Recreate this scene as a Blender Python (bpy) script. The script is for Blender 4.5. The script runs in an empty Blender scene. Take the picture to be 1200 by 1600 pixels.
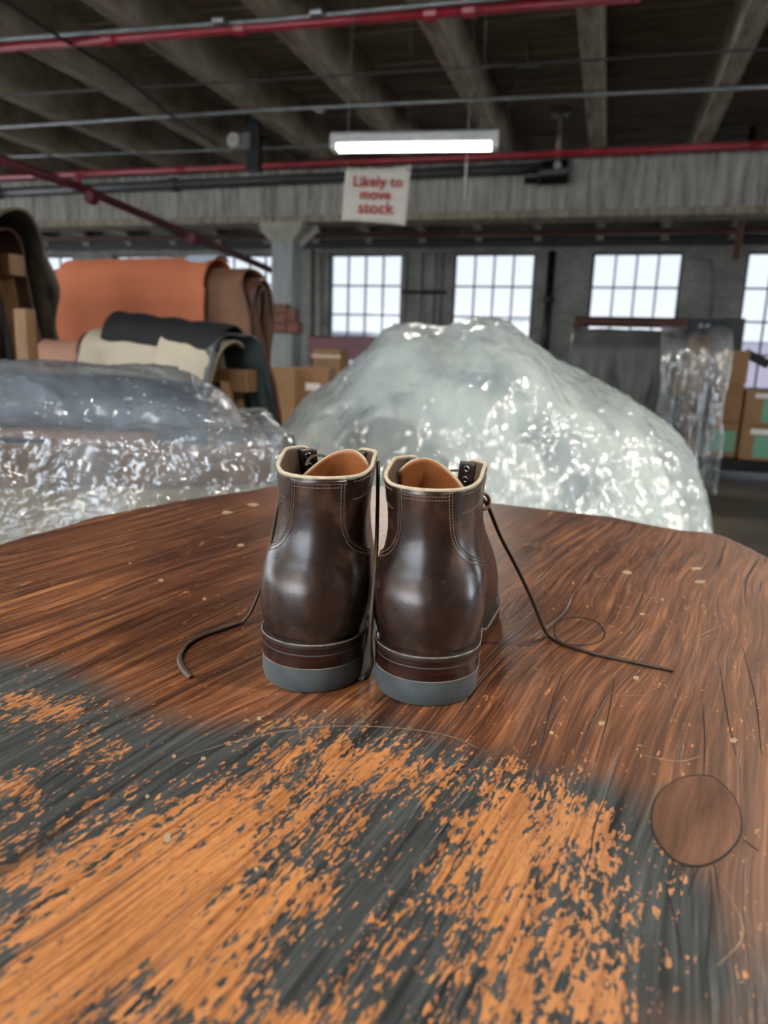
import bpy, bmesh, math, random
import numpy as np
from mathutils import Vector, Matrix, noise, Euler
random.seed(7)
PI = math.pi
S = bpy.context.scene
COL = S.collection
# ------------------------------------------------------------------ camera
CAMZ = 1.10
cd = bpy.data.cameras.new('camera'); cam = bpy.data.objects.new('camera', cd); COL.objects.link(cam)
CM = Matrix.Rotation(math.radians(16.5), 3, 'Z') @ Matrix.Rotation(math.radians(90 - 12.5), 3, 'X') @ Matrix.Rotation(math.radians(1.9), 3, 'Z')
cam.matrix_world = Matrix.Translation((0, 0, CAMZ)) @ CM.to_4x4()
cd.sensor_fit = 'HORIZONTAL'; cd.lens = 6.86; cd.sensor_width = 6.86 * 1200 / 1130
cd.clip_start = .01; cd.clip_end = 200
cd.dof.use_dof = True; cd.dof.focus_distance = .55; cd.dof.aperture_fstop = 1.9
S.camera = cam
# ------------------------------------------------------------------ colour
S.view_settings.view_transform = 'Standard'; S.view_settings.look = 'None'
S.view_settings.gamma = 1; S.view_settings.use_curve_mapping = False
S.view_settings.exposure = -0.30
S.cycles.use_denoising = True
S.cycles.max_bounces = 8; S.cycles.diffuse_bounces = 4; S.cycles.glossy_bounces = 3
S.cycles.transparent_max_bounces = 12; S.cycles.caustics_reflective = False; S.cycles.caustics_refractive = False
S.cycles.sample_clamp_indirect = 6
# ------------------------------------------------------------------ sky
W = bpy.data.worlds.new('sky'); S.world = W; W.use_nodes = True
wn = W.node_tree; bg = wn.nodes['Background']
tc = wn.nodes.new('ShaderNodeTexCoord'); sx = wn.nodes.new('ShaderNodeSeparateXYZ'); rp = wn.nodes.new('ShaderNodeValToRGB')
wn.links.new(tc.outputs['Generated'], sx.inputs[0]); wn.links.new(sx.outputs['Z'], rp.inputs[0]); wn.links.new(rp.outputs[0], bg.inputs[0])
rp.color_ramp.elements[0].position = 0; rp.color_ramp.elements[0].color = (.93, .95, 1, 1)
rp.color_ramp.elements[1].position = .8; rp.color_ramp.elements[1].color = (.62, .76, 1, 1)
bg.inputs[1].default_value = 15.0

# daylight through the window openings: portals that only guide the sky's light
def portal(x, y, z, w, h, rz):
    l = bpy.data.lights.new('window_portal', 'AREA'); l.shape = 'RECTANGLE'; l.size = w; l.size_y = h
    l.cycles.is_portal = True
    o = bpy.data.objects.new('window_portal', l); COL.objects.link(o)
    o.location = (x, y, z); o.rotation_euler = (PI / 2, 0, rz)
XL, XR, YB, YF = -17.0, 8.4, -5.0, 17.0      # inner faces of the room
SILL, HEAD = .56, 3.335
FRONT_WIN = [-6.63 + 3.05 * k for k in range(-3, 5)]
BACK_WIN = [-12.7, -9.7, -6.7, -4.6, -2.5]
LEFT_WIN = [-3.6, -.4, 2.8, 6.0, 9.2, 12.4]
RIGHT_WIN = [2.0, 9.0]
for x in FRONT_WIN: portal(x + .92, YF + .1, (SILL + HEAD) / 2, 1.84, HEAD - SILL, 0)
for x in BACK_WIN: portal(x + .92, YB - .1, (SILL + HEAD) / 2, 1.84, HEAD - SILL, PI)
for y in LEFT_WIN: portal(XL - .1, y + .92, (SILL + HEAD) / 2, 1.84, HEAD - SILL, PI / 2)
for y in RIGHT_WIN: portal(XR + .1, y + .92, (SILL + HEAD) / 2, 1.84, HEAD - SILL, -PI / 2)

# ------------------------------------------------------------------ helpers
def ray(x, y): return CM @ Vector(((x - 600) / 1130, (800 - y) / 1130, -1))
CP = Vector((0, 0, CAMZ))
def atz(x, y, z): d = ray(x, y); return CP + d * ((z - CAMZ) / d.z)
def atY(x, y, Y): d = ray(x, y); return CP + d * (Y / d.y)
def atd(x, y, dep): return CP + ray(x, y) * dep

class MB:
    def __init__(s, m=1): s.v = []; s.f = []; s.m = m; s.mi = []; s.cur = 0
    def add(s, vs, fs):
        b = len(s.v); s.v += [(p[0] * s.m, p[1], p[2]) for p in vs]
        for f in fs:
            g = [i + b for i in f]
            if s.m < 0: g.reverse()
            s.f.append(g); s.mi.append(s.cur)
    def box(s, c, d, M=None):
        x, y, z = [a / 2 for a in d]
        vs = [Vector((i * x, j * y, k * z)) for k in (-1, 1) for j in (-1, 1) for i in (-1, 1)]
        if M is not None: vs = [M @ v for v in vs]
        vs = [v + Vector(c) for v in vs]
        s.add(vs, [(0, 2, 3, 1), (4, 5, 7, 6), (0, 1, 5, 4), (2, 6, 7, 3), (0, 4, 6, 2), (1, 3, 7, 5)]); return s
    def span(s, a, b):
        return s.box([(p + q) / 2 for p, q in zip(a, b)], [abs(q - p) for p, q in zip(a, b)])
    def tube(s, pts, r, n=10, flat=1.0, up=None, cap=True):
        pts = [Vector(p) for p in pts]; N = len(pts); rs = r if hasattr(r, '__len__') else [r] * N
        up = Vector(up) if up else Vector((0, 0, 1)); vs = []; pu = None
        for i, p in enumerate(pts):
            t = (pts[min(i + 1, N - 1)] - pts[max(i - 1, 0)]).normalized()
            if pu is None:
                a = t.cross(up)
                if a.length < .05: a = t.cross(Vector((1, 0, 0)))
                a.normalize()
            else:
                a = (pu - t * pu.dot(t)).normalized()
            pu = a; b = t.cross(a)
            for k in range(n):
                an = 2 * PI * k / n
                vs.append(p + a * math.cos(an) * rs[i] + b * math.sin(an) * rs[i] * flat)
        fs = [(i * n + k, i * n + (k + 1) % n, (i + 1) * n + (k + 1) % n, (i + 1) * n + k) for i in range(N - 1) for k in range(n)]
        if cap: fs += [tuple(range(n))[::-1], tuple((N - 1) * n + k for k in range(n))]
        s.add(vs, fs); return s
    def grid(s, rows, closed=False, flip=False):
        n = len(rows[0]); vs = [p for r in rows for p in r]; fs = []
        for i in range(len(rows) - 1):
            for k in range(n if closed else n - 1):
                a, b = i * n + k, i * n + (k + 1) % n
                q = (a, b, b + n, a + n); fs.append(q[::-1] if flip else q)
        s.add(vs, fs); return s
    def prism(s, poly, z0, z1):
        n = len(poly); f0 = z0 if callable(z0) else (lambda x, y: z0); f1 = z1 if callable(z1) else (lambda x, y: z1)
        vs = [(x, y, f0(x, y)) for x, y in poly] + [(x, y, f1(x, y)) for x, y in poly]
        s.add(vs, [tuple(range(n))[::-1], tuple(range(n, 2 * n))] + [(i, (i + 1) % n, (i + 1) % n + n, i + n) for i in range(n)]); return s
    def build(s, name, mat=None, parent=None, loc=None, rz=0, smooth=False, mats=None, bevel=0, bseg=2):
        me = bpy.data.meshes.new(name); me.from_pydata([tuple(v) for v in s.v], [], s.f)
        for m in (mats or [mat]): me.materials.append(m)
        if mats: me.polygons.foreach_set('material_index', s.mi)
        me.validate(); me.update()
        if smooth: me.shade_smooth()
        o = bpy.data.objects.new(name, me); COL.objects.link(o)
        if parent is not None: o.parent = parent
        if loc is not None: o.location = loc
        if rz: o.rotation_euler = (0, 0, rz)
        if bevel:
            b = o.modifiers.new('bevel', 'BEVEL'); b.width = bevel; b.segments = bseg; b.limit_method = 'ANGLE'
        return o

def tag(o, label=None, cat=None, group=None, kind=None):
    if label: o['label'] = label
    if cat: o['category'] = cat
    if group: o['group'] = group
    if kind: o['kind'] = kind
    return o
def thing(name, label, cat, loc=(0, 0, 0), rz=0, group=None):
    o = bpy.data.objects.new(name, None); COL.objects.link(o); o.location = loc; o.rotation_euler = (0, 0, rz)
    o.empty_display_size = .1
    return tag(o, label, cat, group)
def dup(o, parent=None, loc=None, rz=None, label=None):
    c = o.copy(); COL.objects.link(c)
    if parent is not None: c.parent = parent
    if loc is not None: c.location = loc
    if rz is not None: c.rotation_euler = (0, 0, rz)
    if label: c['label'] = label
    for ch in [k for k in bpy.data.objects if k.parent == o]: dup(ch, c)
    return c
def solid(o, t, offset=-1, rim=None, inner=None):
    m = o.modifiers.new('thickness', 'SOLIDIFY'); m.thickness = t; m.offset = offset
    if rim is not None: m.material_offset_rim = rim
    if inner is not None: m.material_offset = inner
    return m
def smoothstep(a, b, x):
    t = np.clip((np.asarray(x, float) - a) / (b - a), 0, 1); return t * t * (3 - 2 * t)
def spline(pts, n):
    pts = [Vector(p) for p in pts]; out = []
    P = [pts[0] * 2 - pts[1]] + pts + [pts[-1] * 2 - pts[-2]]
    for i in range(1, len(P) - 2):
        for k in range(n):
            t = k / n; a, b, c, d = P[i - 1], P[i], P[i + 1], P[i + 2]
            out.append(.5 * ((2 * b) + (c - a) * t + (2 * a - 5 * b + 4 * c - d) * t * t + (3 * b - a - 3 * c + d) * t ** 3))
    out.append(pts[-1]); return out

# ------------------------------------------------------------------ materials
class NT:
    def __init__(s, name):
        s.m = bpy.data.materials.new(name); s.m.use_nodes = True; s.t = s.m.node_tree
        s.b = s.t.nodes['Principled BSDF']; s.out = s.t.nodes['Material Output']
        s.tc = s.t.nodes.new('ShaderNodeTexCoord')
    def n(s, typ, **k):
        o = s.t.nodes.new(typ)
        for a, v in k.items(): setattr(o, a, v)
        return o
    def l(s, a, b): s.t.links.new(a, b)
    def setv(s, sock, v):
        if hasattr(v, 'is_output') or isinstance(v, bpy.types.NodeSocket): s.l(v, sock)
        else: sock.default_value = v
    def map(s, scale=(1, 1, 1), rot=(0, 0, 0), src=None, loc=(0, 0, 0)):
        m = s.n('ShaderNodeMapping'); m.inputs['Scale'].default_value = scale; m.inputs['Rotation'].default_value = rot; m.inputs['Location'].default_value = loc
        s.l(src or s.tc.outputs['Object'], m.inputs[0]); return m.outputs[0]
    def noise(s, vec, scale, detail=3, rough=.5, dist=0):
        o = s.n('ShaderNodeTexNoise'); s.l(vec, o.inputs['Vector'])
        o.inputs['Scale'].default_value = scale; o.inputs['Detail'].default_value = detail; o.inputs['Roughness'].default_value = rough; o.inputs['Distortion'].default_value = dist
        return o.outputs['Fac']
    def math(s, op, a, b=0, clamp=False):
        o = s.n('ShaderNodeMath', operation=op); o.use_clamp = clamp; s.setv(o.inputs[0], a); s.setv(o.inputs[1], b); return o.outputs[0]
    def ramp(s, fac, stops):
        r = s.n('ShaderNodeValToRGB'); s.l(fac, r.inputs[0]); e = r.color_ramp.elements
        while len(e) < len(stops): e.new(.5)
        for i, (p, c) in enumerate(stops):
            e[i].position = p; e[i].color = (*c, 1) if hasattr(c, '__len__') else (c, c, c, 1)
        return r.outputs[0]
    def mix(s, f, a, b, mode='MIX'):
        o = s.n('ShaderNodeMix', data_type='RGBA', blend_type=mode)
        s.setv(o.inputs['Factor'], f)
        for k, v in (('A', a), ('B', b)):
            sk = [i for i in o.inputs if i.name == k and i.type == 'RGBA'][0]
            s.setv(sk, (*v, 1) if isinstance(v, tuple) and len(v) == 3 else v)
        return [i for i in o.outputs if i.type == 'RGBA'][0]
    def bump(s, h, strength=.3, dist=.001, prev=None):
        o = s.n('ShaderNodeBump'); o.inputs['Strength'].default_value = strength; o.inputs['Distance'].default_value = dist
        s.l(h, o.inputs['Height'])
        if prev is not None: s.l(prev, o.inputs['Normal'])
        return o.outputs[0]
    def fin(s, color=None, rough=None, normal=None, **k):
        if color is not None: s.setv(s.b.inputs['Base Color'], (*color, 1) if isinstance(color, tuple) else color)
        if rough is not None: s.setv(s.b.inputs['Roughness'], rough)
        if normal is not None: s.l(normal, s.b.inputs['Normal'])
        for a, v in k.items(): s.setv(s.b.inputs[a.replace('_', ' ')], v)
        return s.m

def plain(name, c1, c2=None, scale=6, rough=.6, metal=0, bump=.2, bd=.002, stretch=(1, 1, 1), r0=.3, r1=.7):
    t = NT(name); c2 = c2 or tuple(a * .65 for a in c1)
    v = t.map(stretch); nz = t.noise(v, scale, 5, .6)
    c = t.ramp(nz, [(r0, c2), (r1, c1)])
    nb = t.noise(v, scale * 6, 4, .6)
    return t.fin(c, rough, t.bump(nb, bump, bd), Metallic=metal)

M = {}
M['wall'] = plain('painted_brick_wall', (.27, .26, .235), (.16, .155, .14), 1.2, .8)
t = NT('painted_brick'); v = t.map((1, 1, 1), (PI / 2, 0, 0))
br = t.n('ShaderNodeTexBrick'); t.l(v, br.inputs['Vector']); br.inputs['Scale'].default_value = 1
for k, x in (('Brick Width', .22), ('Row Height', .075), ('Mortar Size', .006), ('Mortar Smooth', .3)): br.inputs[k].default_value = x
br.inputs['Color1'].default_value = (.40, .39, .35, 1); br.inputs['Color2'].default_value = (.32, .31, .28, 1); br.inputs['Mortar'].default_value = (.20, .195, .18, 1)
nz = t.noise(t.map(), 1.1, 5, .6)
M['wall'] = t.fin(t.mix(1, br.outputs[0], t.ramp(nz, [(.3, .6), (.75, 1.15)]), 'MULTIPLY'), .75, t.bump(br.outputs['Fac'], -.4, .004))
M['floor'] = plain('worn_concrete_floor', (.11, .09, .07), (.045, .04, .036), 1.3, .45, bump=.1)
t = NT('grimy_deck_boards'); v = t.map((1.2, 9, 3))
M['deck'] = t.fin(t.ramp(t.noise(v, 1.6, 6, .65), [(.25, (.06, .045, .032)), (.5, (.17, .135, .095)), (.8, (.32, .26, .19))]), .9, t.bump(t.noise(v, 6, 4), .5, .01))
t = NT('stained_beam_paint'); v = t.map((6, 1, 1.4))
M['beam'] = t.fin(t.ramp(t.noise(v, 2.2, 6, .65), [(.25, (.10, .08, .055)), (.5, (.27, .225, .165)), (.8, (.48, .42, .33))]), .85, t.bump(t.noise(v, 6, 4), .3, .01))
t = NT('stained_girder_paint'); v = t.map((5, 1, .5))
M['girder'] = t.fin(t.ramp(t.noise(v, 2.4, 7, .7), [(.3, (.10, .085, .07)), (.5, (.30, .28, .25)), (.75, (.52, .49, .45))]), .8, t.bump(t.noise(v, 6, 4), .3, .01))
M['column'] = plain('pale_grey_column_paint', (.40, .42, .42), (.27, .285, .28), 4, .6, stretch=(4, 4, .4))
M['capital'] = plain('cream_capital_paint', (.48, .45, .38), (.30, .28, .23), 3, .7)
M['red'] = plain('red_pipe_paint', (.36, .02, .035), (.22, .012, .02), 5, .35)
M['darkred'] = plain('dark_red_pipe_paint', (.16, .018, .03), (.08, .01, .015), 5, .4)
M['conduit'] = plain('galvanised_conduit', (.30, .31, .31), (.16, .17, .17), 5, .4, .5)
M['black'] = plain('black_iron', (.012, .013, .014), (.005, .005, .006), 5, .4, .3)
M['steel'] = plain('green_black_steel_frame', (.035, .045, .043), (.02, .025, .024), 5, .5)
M['darkgrey'] = plain('dark_grey_metal', (.05, .052, .055), (.025, .027, .03), 5, .45)
M['rust'] = plain('rusty_brown_paint', (.12, .045, .03), (.06, .025, .018), 5, .7)
t = NT('sky_dimming_window_glass')
tr = t.n('ShaderNodeBsdfTransparent'); tr.inputs[0].default_value = (.090, .094, .098, 1)  # dark tint dims the bright sky seen through these panes
gl = t.n('ShaderNodeBsdfGlossy'); gl.inputs['Roughness'].default_value = .08; gl.inputs['Color'].default_value = (.6, .6, .6, 1)
mx = t.n('ShaderNodeMixShader'); mx.inputs[0].default_value = .05
t.l(tr.outputs[0], mx.inputs[1]); t.l(gl.outputs[0], mx.inputs[2]); t.l(mx.outputs[0], t.out.inputs[0]); M['pane'] = t.m
t = NT('clear_window_glass')
tr = t.n('ShaderNodeBsdfTransparent'); tr.inputs[0].default_value = (.9, .95, .95, 1); t.l(tr.outputs[0], t.out.inputs[0]); M['clearpane'] = t.m
M['siding'] = plain('pale_siding', (.62, .63, .66), (.55, .56, .6), .5, .7)
M['pinksiding'] = plain('pink_siding', (.62, .54, .62), (.58, .50, .58), .5, .7)
M['card'] = plain('brown_cardboard', (.30, .175, .085), (.22, .125, .06), 3, .8, bump=.1)
M['cardpale'] = plain('pale_tan_cardboard', (.52, .40, .24), (.42, .31, .18), 3, .8, bump=.1)
M['white'] = plain('white_paper', (.75, .75, .74), (.68, .68, .67), 5, .7, bump=.05)
M['paleblue'] = plain('pale_blue_paper', (.55, .62, .78), (.45, .52, .68), 5, .6, bump=.05)
M['green'] = plain('mint_green_paper', (.16, .38, .27), (.13, .32, .23), 5, .7, bump=.05)
M['tape'] = plain('packing_tape', (.40, .27, .14), (.34, .22, .11), 5, .25, bump=.05)
M['wood'] = plain('raw_timber', (.27, .145, .06), (.15, .075, .03), 5, .6, stretch=(8, 8, .7))
M['redwood'] = plain('red_brown_timber', (.26, .085, .035), (.14, .045, .02), 5, .55, stretch=(1, 6, 6))
M['orangewood'] = plain('orange_timber', (.55, .25, .06), (.4, .17, .04), 5, .6, stretch=(6, 6, .7))
M['blue'] = plain('slate_blue_enamel', (.05, .075, .11), (.035, .05, .075), 3, .4)
M['panelgrey'] = plain('grey_panel', (.14, .14, .135), (.10, .10, .10), 3, .7)
def hide(name, a, b, scale=3, rough=.75, r0=.3, r1=.7):
    return plain(name, a, b, scale, rough, bump=.35, bd=.003, r0=r0, r1=r1)
M['h_orange'] = hide('orange_suede', (.58, .185, .085), (.47, .14, .065), 2.2, .85)
M['h_tan'] = hide('tan_hide', (.24, .12, .065), (.12, .055, .032), 4)
M['h_brown'] = hide('brown_hide', (.11, .045, .028), (.045, .02, .014), 5, .55)
M['h_black'] = hide('black_hide', (.004, .005, .008), (.002, .003, .005), 4, .8)
M['h_cream'] = hide('cream_hide', (.50, .44, .34), (.40, .34, .26), 3, .8)
M['h_pink'] = hide('pink_tan_hide', (.38, .20, .13), (.28, .14, .09), 3, .8)
M['h_oxblood'] = hide('oxblood_hide', (.07, .02, .02), (.035, .012, .012), 4, .5)
M['h_green'] = hide('blue_green_hide', (.045, .07, .07), (.012, .018, .026), 4, .4)
M['h_grey'] = hide('mottled_grey_brown_hide', (.14, .11, .075), (.022, .024, .024), 1.8, .6, .42, .56)
M['h_slate'] = hide('slate_blue_leather', (.028, .05, .11), (.012, .02, .05), 3, .4)
M['h_pale'] = hide('pale_green_white_hide', (.42, .52, .48), (.24, .33, .32), 5, .6)
M['fleece'] = plain('pale_and_slate_wrapped_hides', (.82, .86, .83), (.10, .16, .26), 2.6, .45, bump=.4, bd=.01, r0=.40, r1=.47)

def plastic(name, milk, tint, clear, crump=14, bumpd=.02, gloss=.2, rough=.12, stretch=(1, 1, 1)):
    t = NT(name)
    wv = t.noise(t.map(), 2.2, 3); wn_ = t.n('ShaderNodeVectorMath', operation='SCALE')
    nv = t.n('ShaderNodeTexNoise'); t.l(t.tc.outputs['Object'], nv.inputs['Vector']); nv.inputs['Scale'].default_value = 3.5; nv.inputs['Detail'].default_value = 3
    t.l(nv.outputs['Color'], wn_.inputs[0]); wn_.inputs['Scale'].default_value = .35
    ad = t.n('ShaderNodeVectorMath', operation='ADD'); t.l(t.tc.outputs['Object'], ad.inputs[0]); t.l(wn_.outputs[0], ad.inputs[1])
    hs = None
    for sc, amp in ((crump * .4, 1.0), (crump, .55), (crump * 2.3, .28)):
        vo = t.n('ShaderNodeTexVoronoi', feature='F1'); vo.inputs['Scale'].default_value = sc
        t.l(t.map(stretch, src=ad.outputs[0]), vo.inputs['Vector'])
        h = t.math('MULTIPLY', vo.outputs['Distance'], amp)
        hs = h if hs is None else t.math('ADD', hs, h)
    nrm = t.bump(hs, .85, bumpd)
    tr = t.n('ShaderNodeBsdfTransparent'); tr.inputs[0].default_value = (.93, .95, .96, 1)
    df = t.n('ShaderNodeBsdfDiffuse'); df.inputs[0].default_value = (*milk, 1); t.l(nrm, df.inputs['Normal'])
    tl = t.n('ShaderNodeBsdfTranslucent'); tl.inputs[0].default_value = (*tint, 1)
    m1 = t.n('ShaderNodeMixShader'); m1.inputs[0].default_value = .4; t.l(df.outputs[0], m1.inputs[1]); t.l(tl.outputs[0], m1.inputs[2])
    m2 = t.n('ShaderNodeMixShader'); t.l(m1.outputs[0], m2.inputs[1]); t.l(tr.outputs[0], m2.inputs[2])
    cn = t.noise(t.map(stretch), 3, 4, .6)
    t.l(t.math('ADD', t.math('MULTIPLY', t.math('SUBTRACT', cn, .5), .9), clear, True), m2.inputs[0])
    gl = t.n('ShaderNodeBsdfGlossy'); gl.inputs['Roughness'].default_value = rough; t.l(nrm, gl.inputs['Normal'])
    lw = t.n('ShaderNodeLayerWeight'); lw.inputs[0].default_value = .35; t.l(nrm, lw.inputs['Normal'])
    m3 = t.n('ShaderNodeMixShader'); t.l(t.math('ADD', t.math('MULTIPLY', lw.outputs['Fresnel'], .6), gloss, True), m3.inputs[0])
    t.l(m2.outputs[0], m3.inputs[1]); t.l(gl.outputs[0], m3.inputs[2]); t.l(m3.outputs[0], t.out.inputs[0])
    return t.m
M['p_mound'] = plastic('milky_crumpled_plastic', (.88, .97, .95), (.8, .9, .95), .48, 17, .018, .08, .14, (1.2, 1, .4))
M['p_bin'] = plastic('clear_crumpled_plastic', (.70, .81, .95), (.65, .78, .95), .76, 34, .012, .10, .06)
M['p_cart'] = plastic('clear_wrap_plastic', (.8, .82, .85), (.7, .75, .8), .88, 10, .012, .02, .10)

# --- boot materials
t = NT('oiled_brown_leather'); v = t.map()
big = t.noise(v, 26, 5, .65); mid = t.noise(v, 55, 5, .65); fine = t.noise(v, 900, 2, .5)
c = t.ramp(big, [(.3, (.009, .0045, .0036)), (.55, (.021, .0098, .0072)), (.8, (.058, .030, .018))])
sc = t.ramp(t.noise(t.map((1, 1, 1), loc=(.3, .1, .5)), 42, 4, .6), [(.54, 0), (.72, 1)])
c = t.mix(t.math('MULTIPLY', sc, .45), c, (.17, .085, .045))
M['leather'] = t.fin(c, t.ramp(mid, [(.3, .24), (.7, .36)]), t.bump(fine, .06, .0003, t.bump(t.noise(t.map((1, 1, 3)), 60, 2, .5), .16, .0006)), Specular_IOR_Level=.75)
M['lining'] = plain('tan_brown_lining', (.10, .058, .032), (.06, .034, .02), 30, .6, bump=.2, bd=.0004)
M['rawedge'] = plain('raw_cream_leather_edge', (.50, .43, .32), (.33, .27, .19), 160, .8, bump=.3, bd=.0004)
M['tongue'] = plain('orange_tan_tongue_lining', (.33, .115, .032), (.24, .075, .022), 25, .45, bump=.25, bd=.0006)
M['thread'] = plain('pale_waxed_thread', (.24, .17, .12), (.16, .11, .08), 200, .7)
M['thread2'] = plain('dull_tan_thread', (.30, .20, .12), (.2, .13, .08), 200, .7)
M['stack'] = plain('burnished_heel_stack', (.042, .012, .008), (.006, .0035, .003), 24, .22, bump=.15, bd=.0004, stretch=(.6, .6, 14))
M['rubber'] = plain('blue_grey_rubber', (.105, .125, .132), (.038, .050, .056), 20, .5, bump=.15, bd=.0004)
M['welt'] = plain('dark_welt', (.03, .02, .016), (.015, .01, .009), 60, .4, bump=.2, bd=.0004)
M['weltedge'] = plain('dusty_welt_edge', (.30, .26, .21), (.09, .07, .055), 130, .7, bump=.2, bd=.0004)
M['eyelet'] = plain('nickel_eyelet', (.5, .5, .5), (.35, .35, .35), 80, .25, 1)
M['lace'] = plain('rawhide_lace', (.075, .047, .028), (.03, .019, .012), 70, .5, bump=.4, bd=.0005)
M['lacemid'] = plain('olive_brown_lace', (.095, .064, .034), (.04, .027, .016), 60, .5, bump=.4, bd=.0005)
M['lacepale'] = plain('tan_lace_knot', (.24, .15, .06), (.09, .05, .02), 200, .6, bump=.4, bd=.0005)

# --- table material
t = NT('worn_timber_top')
wob = t.n('ShaderNodeTexNoise'); t.l(t.map((3, 1.2, 1)), wob.inputs['Vector']); wob.inputs['Scale'].default_value = 2.2; wob.inputs['Detail'].default_value = 2
ws = t.n('ShaderNodeVectorMath', operation='SCALE'); t.l(wob.outputs['Color'], ws.inputs[0]); ws.inputs['Scale'].default_value = .055
wa = t.n('ShaderNodeVectorMath', operation='ADD'); t.l(t.tc.outputs['Object'], wa.inputs[0]); t.l(ws.outputs[0], wa.inputs[1])
G = wa.outputs[0]
def st(sx, sy, sc, d=4, r=.6, loc=(0, 0, 0)): return t.noise(t.map((sx, sy, 1), src=G, loc=loc), sc, d, r)
streak = st(125, 3.6, 1, 7, .72); streak2 = st(420, 14, 1, 4, .6); groove = st(120, 2.6, 1, 3, .5, (3, 3, 0)); broad = st(3, 1.6, 1.6, 4, .6)
col = t.ramp(streak, [(.34, (.028, .010, .005)), (.46, (.082, .030, .0145)), (.56, (.145, .056, .025)), (.70, (.27, .118, .045))])
col = t.mix(1, col, t.ramp(streak2, [(.36, (.5, .45, .42)), (.62, (1.3, 1.3, 1.3))]), 'MULTIPLY')
col = t.mix(1, col, t.ramp(broad, [(.36, (.62, .56, .52)), (.62, (1.3, 1.3, 1.25))]), 'MULTIPLY')
at = t.n('ShaderNodeAttribute', attribute_name='pale'); col = t.mix(t.math('MULTIPLY', at.outputs['Fac'], .55), col, t.mix(streak2, (.15, .088, .066), (.34, .22, .165)))  # sheen at the right mixed into the wood colour
ab = t.n('ShaderNodeAttribute', attribute_name='black'); ao = t.n('ShaderNodeAttribute', attribute_name='worn')
bn = t.math('ADD', ab.outputs['Fac'], t.math('MULTIPLY', t.math('SUBTRACT', streak, .5), .8))
bm = t.ramp(bn, [(.28, 0), (.72, 1)])
slate = t.mix(t.ramp(t.math('ADD', t.math('MULTIPLY', streak2, .5), t.math('MULTIPLY', streak, .5)), [(.38, 0), (.62, 1)]), (.008, .0105, .012), (.060, .072, .075))
col = t.mix(t.math('MULTIPLY', bm, .95), col, slate)
wstreak = st(240, 56, 1, 4, .65, (7, 2, 0)); wfine = st(520, 170, 1, 3, .6, (1, 5, 0)); wbig = st(58, 20, 1, 4, .6, (2, 9, 0))
wv_ = t.math('ADD', ao.outputs['Fac'], t.math('ADD', t.math('MULTIPLY', t.math('SUBTRACT', wstreak, .5), 2.3), t.math('ADD', t.math('MULTIPLY', t.math('SUBTRACT', wfine, .5), 2.1), t.math('MULTIPLY', t.math('SUBTRACT', wbig, .5), 1.6))))
wm = t.ramp(wv_, [(.49, 0), (.56, 1)])
ora = t.mix(wfine, (.18, .064, .020), (.49, .215, .075)); ora = t.mix(1, ora, t.ramp(streak2, [(.38, (.6, .52, .46)), (.6, (1.2, 1.2, 1.2))]), 'MULTIPLY')
ora = t.mix(t.math('MULTIPLY', at.outputs['Fac'], .5), ora, (.42, .22, .12))
col = t.mix(wm, col, ora)
gm = t.ramp(groove, [(.31, 1), (.355, 0)])
gm2 = t.ramp(st(330, 7, 1, 2, .5, (9, 1, 0)), [(.28, 1), (.34, 0)])
gg = t.math('MAXIMUM', gm, t.math('MULTIPLY', gm2, .7))
col = t.mix(t.math('MULTIPLY', gg, .7), col, (.012, .006, .004))
hgt = t.math('SUBTRACT', t.math('ADD', t.math('MULTIPLY', streak2, .5), t.math('MULTIPLY', st(260, 22, 1, 3), .35)), t.math('ADD', gg, t.math('MULTIPLY', wm, .25)))
ro = t.math('ADD', t.math('MULTIPLY', wm, .12), t.ramp(broad, [(.3, .30), (.75, .44)]))
TABLETOP = t.fin(col, ro, t.bump(hgt, .55, .0012), Specular_IOR_Level=.5)
M['tablewood'] = plain('dark_table_timber', (.11, .045, .022), (.05, .02, .01), 5, .5, stretch=(8, 1, 8))
M['patchwood'] = plain('patch_timber', (.16, .075, .045), (.05, .022, .013), 30, .4, bump=.5, bd=.0006, stretch=(3, .35, 3))
M['gap'] = plain('dark_gap', (.012, .008, .006), (.006, .004, .003), 40, .8)
M['scratch'] = plain('pale_scratch', (.30, .22, .15), (.18, .12, .08), 90, .7)
M['chip'] = plain('pale_wood_chip', (.36, .26, .15), (.24, .17, .09), 90, .7)

#==== STRUCTURE
def struct(mb, name, mat, **k):
    o = mb.build(name, mat, **k); o['kind'] = 'structure'; return o
T = .35
struct(MB().span((XL - T, YB - T, -.2), (XR + T, YF + T, 0)), 'floor', M['floor'])
ceil = struct(MB().span((XL - T, YB - T, 4.36), (XR + T, YF + T, 4.56)), 'ceiling', M['deck'])
def wall_strip(name, horiz, fixed, lo, hi, opens, sgn):
    mb = MB(); a0, a1 = (fixed, fixed + sgn * T)
    def seg(p, q, z0, z1):
        if horiz: mb.span((p, a0, z0), (q, a1, z1))
        else: mb.span((a0, p, z0), (a1, q, z1))
    e = lo
    for o in sorted(opens):
        seg(e, o, 0, 4.36); seg(o, o + 1.84, 0, SILL); seg(o, o + 1.84, HEAD, 4.36); e = o + 1.84
    seg(e, hi, 0, 4.36); return struct(mb, name, M['wall'])
FW = FRONT_WIN
wall_strip('wall_north', True, YF, XL, XR, FW, 1)
wall_strip('wall_south', True, YB, XL, XR, BACK_WIN, -1)
wall_strip('wall_west', False, XL, YB - T, YF + T, LEFT_WIN, -1)
wall_strip('wall_east', False, XR, YB - T, YF + T, RIGHT_WIN, 1)
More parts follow.
